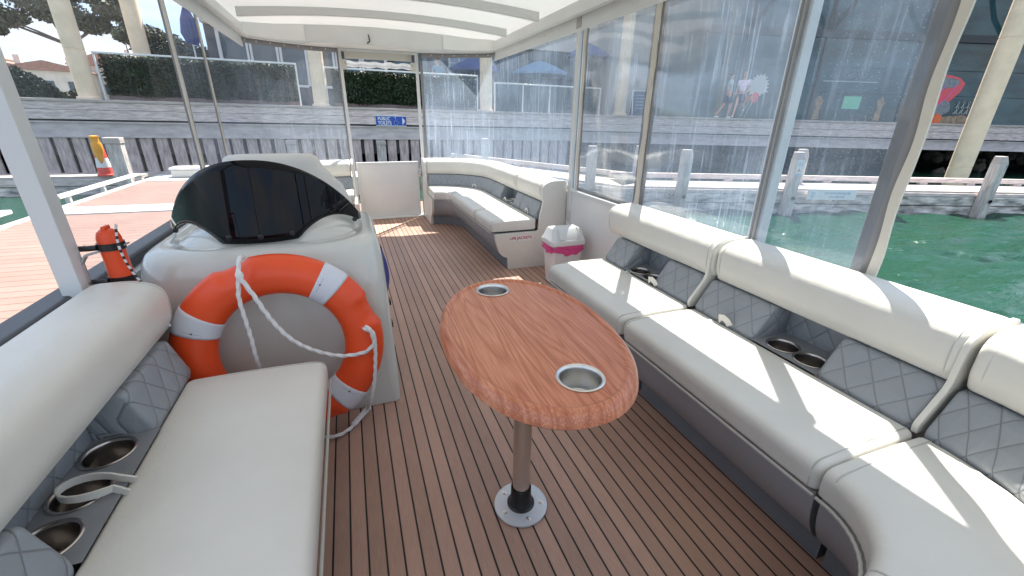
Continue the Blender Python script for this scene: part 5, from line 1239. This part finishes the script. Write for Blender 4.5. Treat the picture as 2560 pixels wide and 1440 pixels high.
# ---- people on the promenade
def skin_mesh(name, joints, edges, rad, m, parent, sub=2):
    me = bpy.data.meshes.new(name); me.from_pydata([Vector(j) for j in joints], edges, []); me.update()
    me.materials.append(m); o = bpy.data.objects.new(name, me); COL.objects.link(o); o.parent = parent
    sk = o.modifiers.new('skin', 'SKIN'); sk.use_smooth_shade = True
    layer = me.skin_vertices[0] if me.skin_vertices else None
    if layer is None:
        bm_ = None
    for i, r in enumerate(rad): me.skin_vertices[0].data[i].radius = (r, r) if not isinstance(r, tuple) else r
    me.skin_vertices[0].data[0].use_root = True
    q = o.modifiers.new('sub', 'SUBSURF'); q.levels = sub; q.render_levels = sub
    return o
def person(x, y, rz, label, H, hair, top, bottom, legs, arms, skirt=False, long_hair=False, cap=False, z=DZ):
    """legs: [(hip->knee->ankle offsets)], figure faces -y before rotation"""
    t = thing('person', label, 'person', (x, y, z), boat=False, rotz=rz); h = H/1.70
    t.scale = (h, h, h)
    pel = (0, 0, .93); chest = (0, .0, 1.28); neck = (0, 0, 1.45); head = (0, -.02, 1.60)
    J = [pel, (0, 0, 1.08), chest, neck, (0, -.01, 1.52), head, (0, -.01, 1.66)]; E_ = [(0, 1), (1, 2), (2, 3), (3, 4), (4, 5), (5, 6)]; r_ = [(.13, .10), (.11, .085), (.145, .095), .05, .048, (.072, .088), (.055, .065)]
    def add(par, pts, rr_):
        prev = par
        for p, r in zip(pts, rr_): J.append(p); r_.append(r); E_.append((prev, len(J)-1)); prev = len(J)-1
        return prev
    for s_, (kn_, an_, to_) in zip((-1, 1), legs): add(0, [(s_*.095, 0, .86), (s_*.10+kn_[0], kn_[1], kn_[2]), (s_*.10+an_[0], an_[1], an_[2]), (s_*.11+to_[0], to_[1], to_[2])], [.085, .055, .036, .032])
    for s_, (el_, wr_) in zip((-1, 1), arms):
        w_ = add(2, [(s_*.17, 0, 1.38), (s_*.19+el_[0], el_[1], el_[2]), (s_*.19+wr_[0], wr_[1], wr_[2])], [.048, .036, .025])
        d = (Vector(J[w_])-Vector(J[w_-1])).normalized()
        pm = Vector(J[w_])+d*.07; add(w_, [tuple(pm)], [.028]); pi = len(J)-1
        for f in range(4): fx = Vector((.012*(f-1.5), .0, 0)); add(pi, [tuple(pm+fx+d*.045), tuple(pm+fx+d*(.075-.006*abs(f-1.5))+Vector((0, -.012, 0)))], [.009, .007])
        add(w_, [tuple(Vector(J[w_])+d*.03+Vector((-s_*.03, -.02, 0))), tuple(Vector(J[w_])+d*.065+Vector((-s_*.045, -.03, 0)))], [.011, .009])
    skin_mesh('body', J, E_, r_, M['skin'], t)
    # clothes
    JT = [(0, 0, .98), (0, 0, 1.12), chest, (0, 0, 1.43)]; ET = [(0, 1), (1, 2), (2, 3)]; RT_ = [(.155, .125), (.14, .11), (.17, .12), (.07, .07)]
    for s_, (el_, wr_) in zip((-1, 1), arms):
        JT += [(s_*.175, 0, 1.385), (s_*.19+el_[0]*.6, el_[1]*.6, 1.385+(el_[2]-1.385)*.62)]; n = len(JT); ET += [(2, n-2), (n-2, n-1)]; RT_ += [.066, .058]
    skin_mesh('shirt', JT, ET, RT_, top, t)
    JB = [(0, 0, .95), (0, 0, .90)]; EB = [(0, 1)]; RB = [(.15, .115), (.155, .125)]
    if skirt:
        JB += [(0, -.02, .72), (0, -.03, .58)]; EB += [(1, 2), (2, 3)]; RB += [(.19, .16), (.20, .18)]
    else:
        for s_, (kn_, an_, to_) in zip((-1, 1), legs):
            JB += [(s_*.10, 0, .84), (s_*.105+kn_[0]*.85, kn_[1]*.85, .84+(kn_[2]-.84)*.85)]; n = len(JB); EB += [(1, n-2), (n-2, n-1)]; RB += [.105, .085]
    skin_mesh('skirt' if skirt else 'shorts', JB, EB, RB, bottom, t)
    hm = MB().ball((0, .012, 1.655), .098, 14, sc=(.86, 1.05, .9))
    if long_hair: hm.ball((0, .06, 1.52), .08, 12, sc=(1.05, .7, 1.6))
    hm.build('hair', hair, t, ang=80)
    mb = MB(); mb.ball((0, -.105, 1.605), .016, 8, sc=(.8, 1, 1.3)); [mb.ball((s_*.078, -.005, 1.605), .018, 8, sc=(.4, .8, 1.2)) for s_ in (-1, 1)]; mb.build('nose_and_ears', M['skin'], t)
    mb = MB(); [mb.ball((s_*.032, -.088, 1.628), .009, 8) for s_ in (-1, 1)]; mb.ball((0, -.098, 1.565), .014, 8, sc=(1.5, .4, .35)); mb.build('eyes_and_mouth', mat('facial_features', (.12, .05, .045), .5), t)
    if cap: MB().ball((0, -.0, 1.69), .105, 14, sc=(.9, 1.05, .55)).box(-.07, .07, -.17, -.06, 1.665, 1.68).build('cap', M['rubber'], t, ang=50)
    for s_, (kn_, an_, to_) in zip((-1, 1), legs):
        MB().ball((s_*.105+(an_[0]+to_[0])/2, (an_[1]+to_[1])/2, (an_[2]+to_[2])/2-.02), .06, 10, sc=(.75, 1.7, .65)).build('shoe', M['white'], t, ang=80)
    return t
navy = mat('navy_cloth', (.02, .03, .09), .8); greyt = mat('grey_green_cloth', (.42, .50, .50), .8); flor = mat('pink_floral_cloth', (.80, .70, .76), .8, var=.5, vscale=28, vcol=(.55, .18, .38)); brown = mat('brown_hair', (.06, .035, .025), .7); blond = mat('fair_hair', (.35, .24, .14), .7)
person(14.05, 14.02, R(60), 'man in grey t-shirt and navy shorts walking on the promenade', 1.62, brown, greyt, navy,
       [((0, -.12, .50), (0, -.05, .09), (0, -.17, .04)), ((0, .10, .50), (0, .34, .12), (0, .25, .04))], [((-.02, .12, 1.12), (-.02, .05, .90)), ((.02, -.10, 1.13), (.02, -.22, .95))])
wmn = person(14.42, 13.75, R(-55), 'woman in pink floral top and navy skirt walking past the man in grey', 1.62, blond, flor, navy,
       [((0, -.25, .52), (0, -.52, .13), (0, -.63, .06)), ((0, .05, .50), (0, .36, .42), (0, .40, .30))], [((-.03, .06, 1.14), (-.02, -.08, .98)), ((.03, .04, 1.12), (.02, -.12, 1.02))], skirt=True, long_hair=True)
bg_ = thing('shoulder_bag', 'small orange brown shoulder bag on the hip of the woman in the floral top', 'bag', (14.70, 13.72, DZ+.72), boat=False)
MB().box(-.11, .11, -.05, .05, -.14, .12).build('bag_body', mat('tan_leather', (.42, .14, .06), .6), bg_, bevel=.02); MB().tube([(-.09, 0, .12), (-.14, .02, .4), (-.2, .03, .66)], .012, 6).build('bag_strap', mat('tan_leather2', (.42, .14, .06), .6), bg_)
person(3.35, 17.0, R(20), 'person in a dark cap and blue shirt standing behind the middle hedge', 1.78, brown, mat('blue_shirt', (.16, .28, .36), .8), navy,
       [((0, -.02, .50), (0, .0, .09), (0, -.12, .04)), ((0, .02, .50), (0, .03, .09), (0, -.09, .04))], [((-.05, .02, 1.12), (.02, -.18, 1.05)), ((.05, .02, 1.12), (-.02, -.16, 1.2))], cap=True)

# ---- trees, shrubs and houses at the far left
def tree(x, y, zb, clumps, n, size, label, seed, lean=0, trunk_r=.18, m='leaf', branches=True):
    t = thing('tree', label, 'tree', (x, y, zb), 'trees beyond the promenade', boat=False)
    top = max(c[2] for c in clumps)
    MB().tube([(lean*f*f, .05*math.sin(f*5), top*f*.95) for f in [i/8 for i in range(9)]], [trunk_r*(1-.75*i/8) for i in range(9)], 10).build('trunk', M['bark'], t)
    if branches:
        for c in clumps[:6]: MB().tube([(lean*.5, 0, top*.55), (c[0]*.5, c[1]*.5, (top*.55+c[2])/2), (c[0]*.85, c[1]*.85, c[2]*.97)], [trunk_r*.4, trunk_r*.25, trunk_r*.1], 7).build('limb', M['bark'], t)
    def f(r):
        c = clumps[r.randrange(len(clumps))]; v = Vector((r.gauss(0, 1), r.gauss(0, 1), r.gauss(0, 1))).normalized()*(r.random()**.45); return (c[0]+v.x*c[3], c[1]+v.y*c[3], c[2]+v.z*c[4])
    leaves(MB(), n, f, size, seed).build('crown', M[m], t, smooth=False)
    return t
rnd = random.Random(5)
cl = [(-.9, 0, 3.4, 1.0, .40), (-2.2, .3, 3.7, 1.1, .5), (.9, .2, 3.75, 1.1, .45), (2.0, 0, 3.35, .7, .35), (2.9, -.1, 3.9, .7, .4), (0, .4, 4.4, 1.5, .6), (1.7, .2, 4.6, 1.0, .5), (-2.6, 0, 4.6, 1.3, .6), (-1.2, 0, 2.95, .5, .22), (-3.9, 0, 3.9, 1.2, .6)]
cl = [(a-1.35, b, c_, d_, e_) for a, b, c_, d_, e_ in cl]
tree(-9.85, 24.5, DZ-.4, cl, 15000, .10, 'spreading dark pine at top left behind the leftmost column', 21, lean=-.5, trunk_r=.15)
cl2 = [(0, 0, 2.45, .50, .38), (.5, .1, 2.1, .42, .35), (-.45, 0, 2.8, .5, .3), (.3, 0, 2.9, .55, .35), (.75, 0, 1.75, .35, .35), (.95, 0, 2.6, .5, .4), (1.5, .2, 2.3, .6, .5), (2.1, .2, 2.0, .6, .6)]
tree(-7.3, 23.5, DZ-.3, cl2, 9000, .075, 'grey green tree behind the second column', 22, trunk_r=.09)
tree(-9.05, 27.0, DZ-.4, [(0, 0, 3.4, .5, .25), (.35, 0, 3.7, .5, .3)], 1200, .08, 'thin distant tree with a bare trunk between the two left columns', 23, trunk_r=.05, branches=False)
def shrub(x, y, zb, w, h, label, n, seed, m='hedge'):
    t = thing('shrub', label, 'shrub', (x, y, zb), boat=False)
    for k in range(4): MB().tube([(0, 0, 0), (w*.3*math.cos(k*1.7), w*.3*math.sin(k*1.7), h*.45)], [.04, .02], 6).build('stem', M['bark'], t)
    leaves(MB(), n, lambda r: (lambda a, b, c: (w*a*math.cos(b), w*a*.7*math.sin(b), .1+h*c*(1-a*a*.75)))(r.random()**.5, r.uniform(0, 6.28), r.random()**.6), .075, seed).build('foliage', M[m], t, smooth=False)
shrub(-12.2, 23.5, DZ-.3, 1.9, 1.55, 'dark rounded shrub at the left edge on the promenade', 7000, 31)
shrub(-10.3, 24.5, DZ-.3, .9, .7, 'low shrub right of the dark rounded shrub', 2500, 32)
def house(x, y, w, d, h, label, wall='paleb', rh=1.2, rot=0, z=2.0):
    t = thing('house', label, 'house', (x, y, z), 'pale houses far behind the left trees', boat=False, rotz=rot)
    MB().box(-w/2, w/2, -d/2, d/2, -1.5, h).build('wall', M[wall], t, smooth=False)
    MB().prism([(-w/2-.3, -d/2-.3, h+.01), (w/2+.3, -d/2-.3, h+.01), (w/2+.3, -d/2-.3, h+.12), (0, -d/2-.3, h+rh), (-w/2-.3, -d/2-.3, h+.12)], (0, d+.6, 0)).build('roof', M['tile'], t, smooth=False)
    for k in range(int(w/1.8)):
        for lv_ in range(2):
            xx = -w/2+.7+k*1.8; zz = .6+lv_*1.9
            if zz+1 < h: MB().box(xx, xx+.8, -d/2-.03, -d/2-.005, zz, zz+1.0).build('window', M['glass_r'], t, smooth=False)
    MB().box(w*.2, w*.2+.5, -.3, .3, h+.3, h+rh+.5).build('chimney', M[wall], t, smooth=False)
house(-33, 64, 9, 6, 2.6, 'long pale house with a low red roof at far left', rh=1.0); house(-27.5, 62, 6, 5, 2.5, 'pale house in the gap left of the first column', rh=.9, rot=.2)
house(-23.5, 66, 6, 5, 3.4, 'pale house with a red roof right of the first column', rh=1.4, rot=-.1); house(-39, 70, 7, 5, 4, 'pale two storey house at the far left edge', rh=1.2)
hb = MB(); random.seed(8)
ng = 26
rws = []
for i in range(ng+1):
    x = -140+i*9; rws.append([(x, 85+j*18, 1.2+(2.6+1.2*math.sin(i*.7)+.8*math.sin(i*1.9))*math.sin(min(1, j/4)*math.pi/2)) for j in range(7)])
hb.rings(rws, closed=False, caps=False); hl_ = hb.build('hill', mat('far_hill', (.09, .11, .06), .95, var=.4, vscale=.25), ang=80); hl_['kind'] = 'structure'; hl_['label'] = 'low wooded rise far behind the houses'

# ---------------------------------------------------------------- the boat lies heeled
bpy.context.view_layer.update()
for o in BOAT: o.matrix_world = HEEL @ o.matrix_world
bpy.context.view_layer.update()
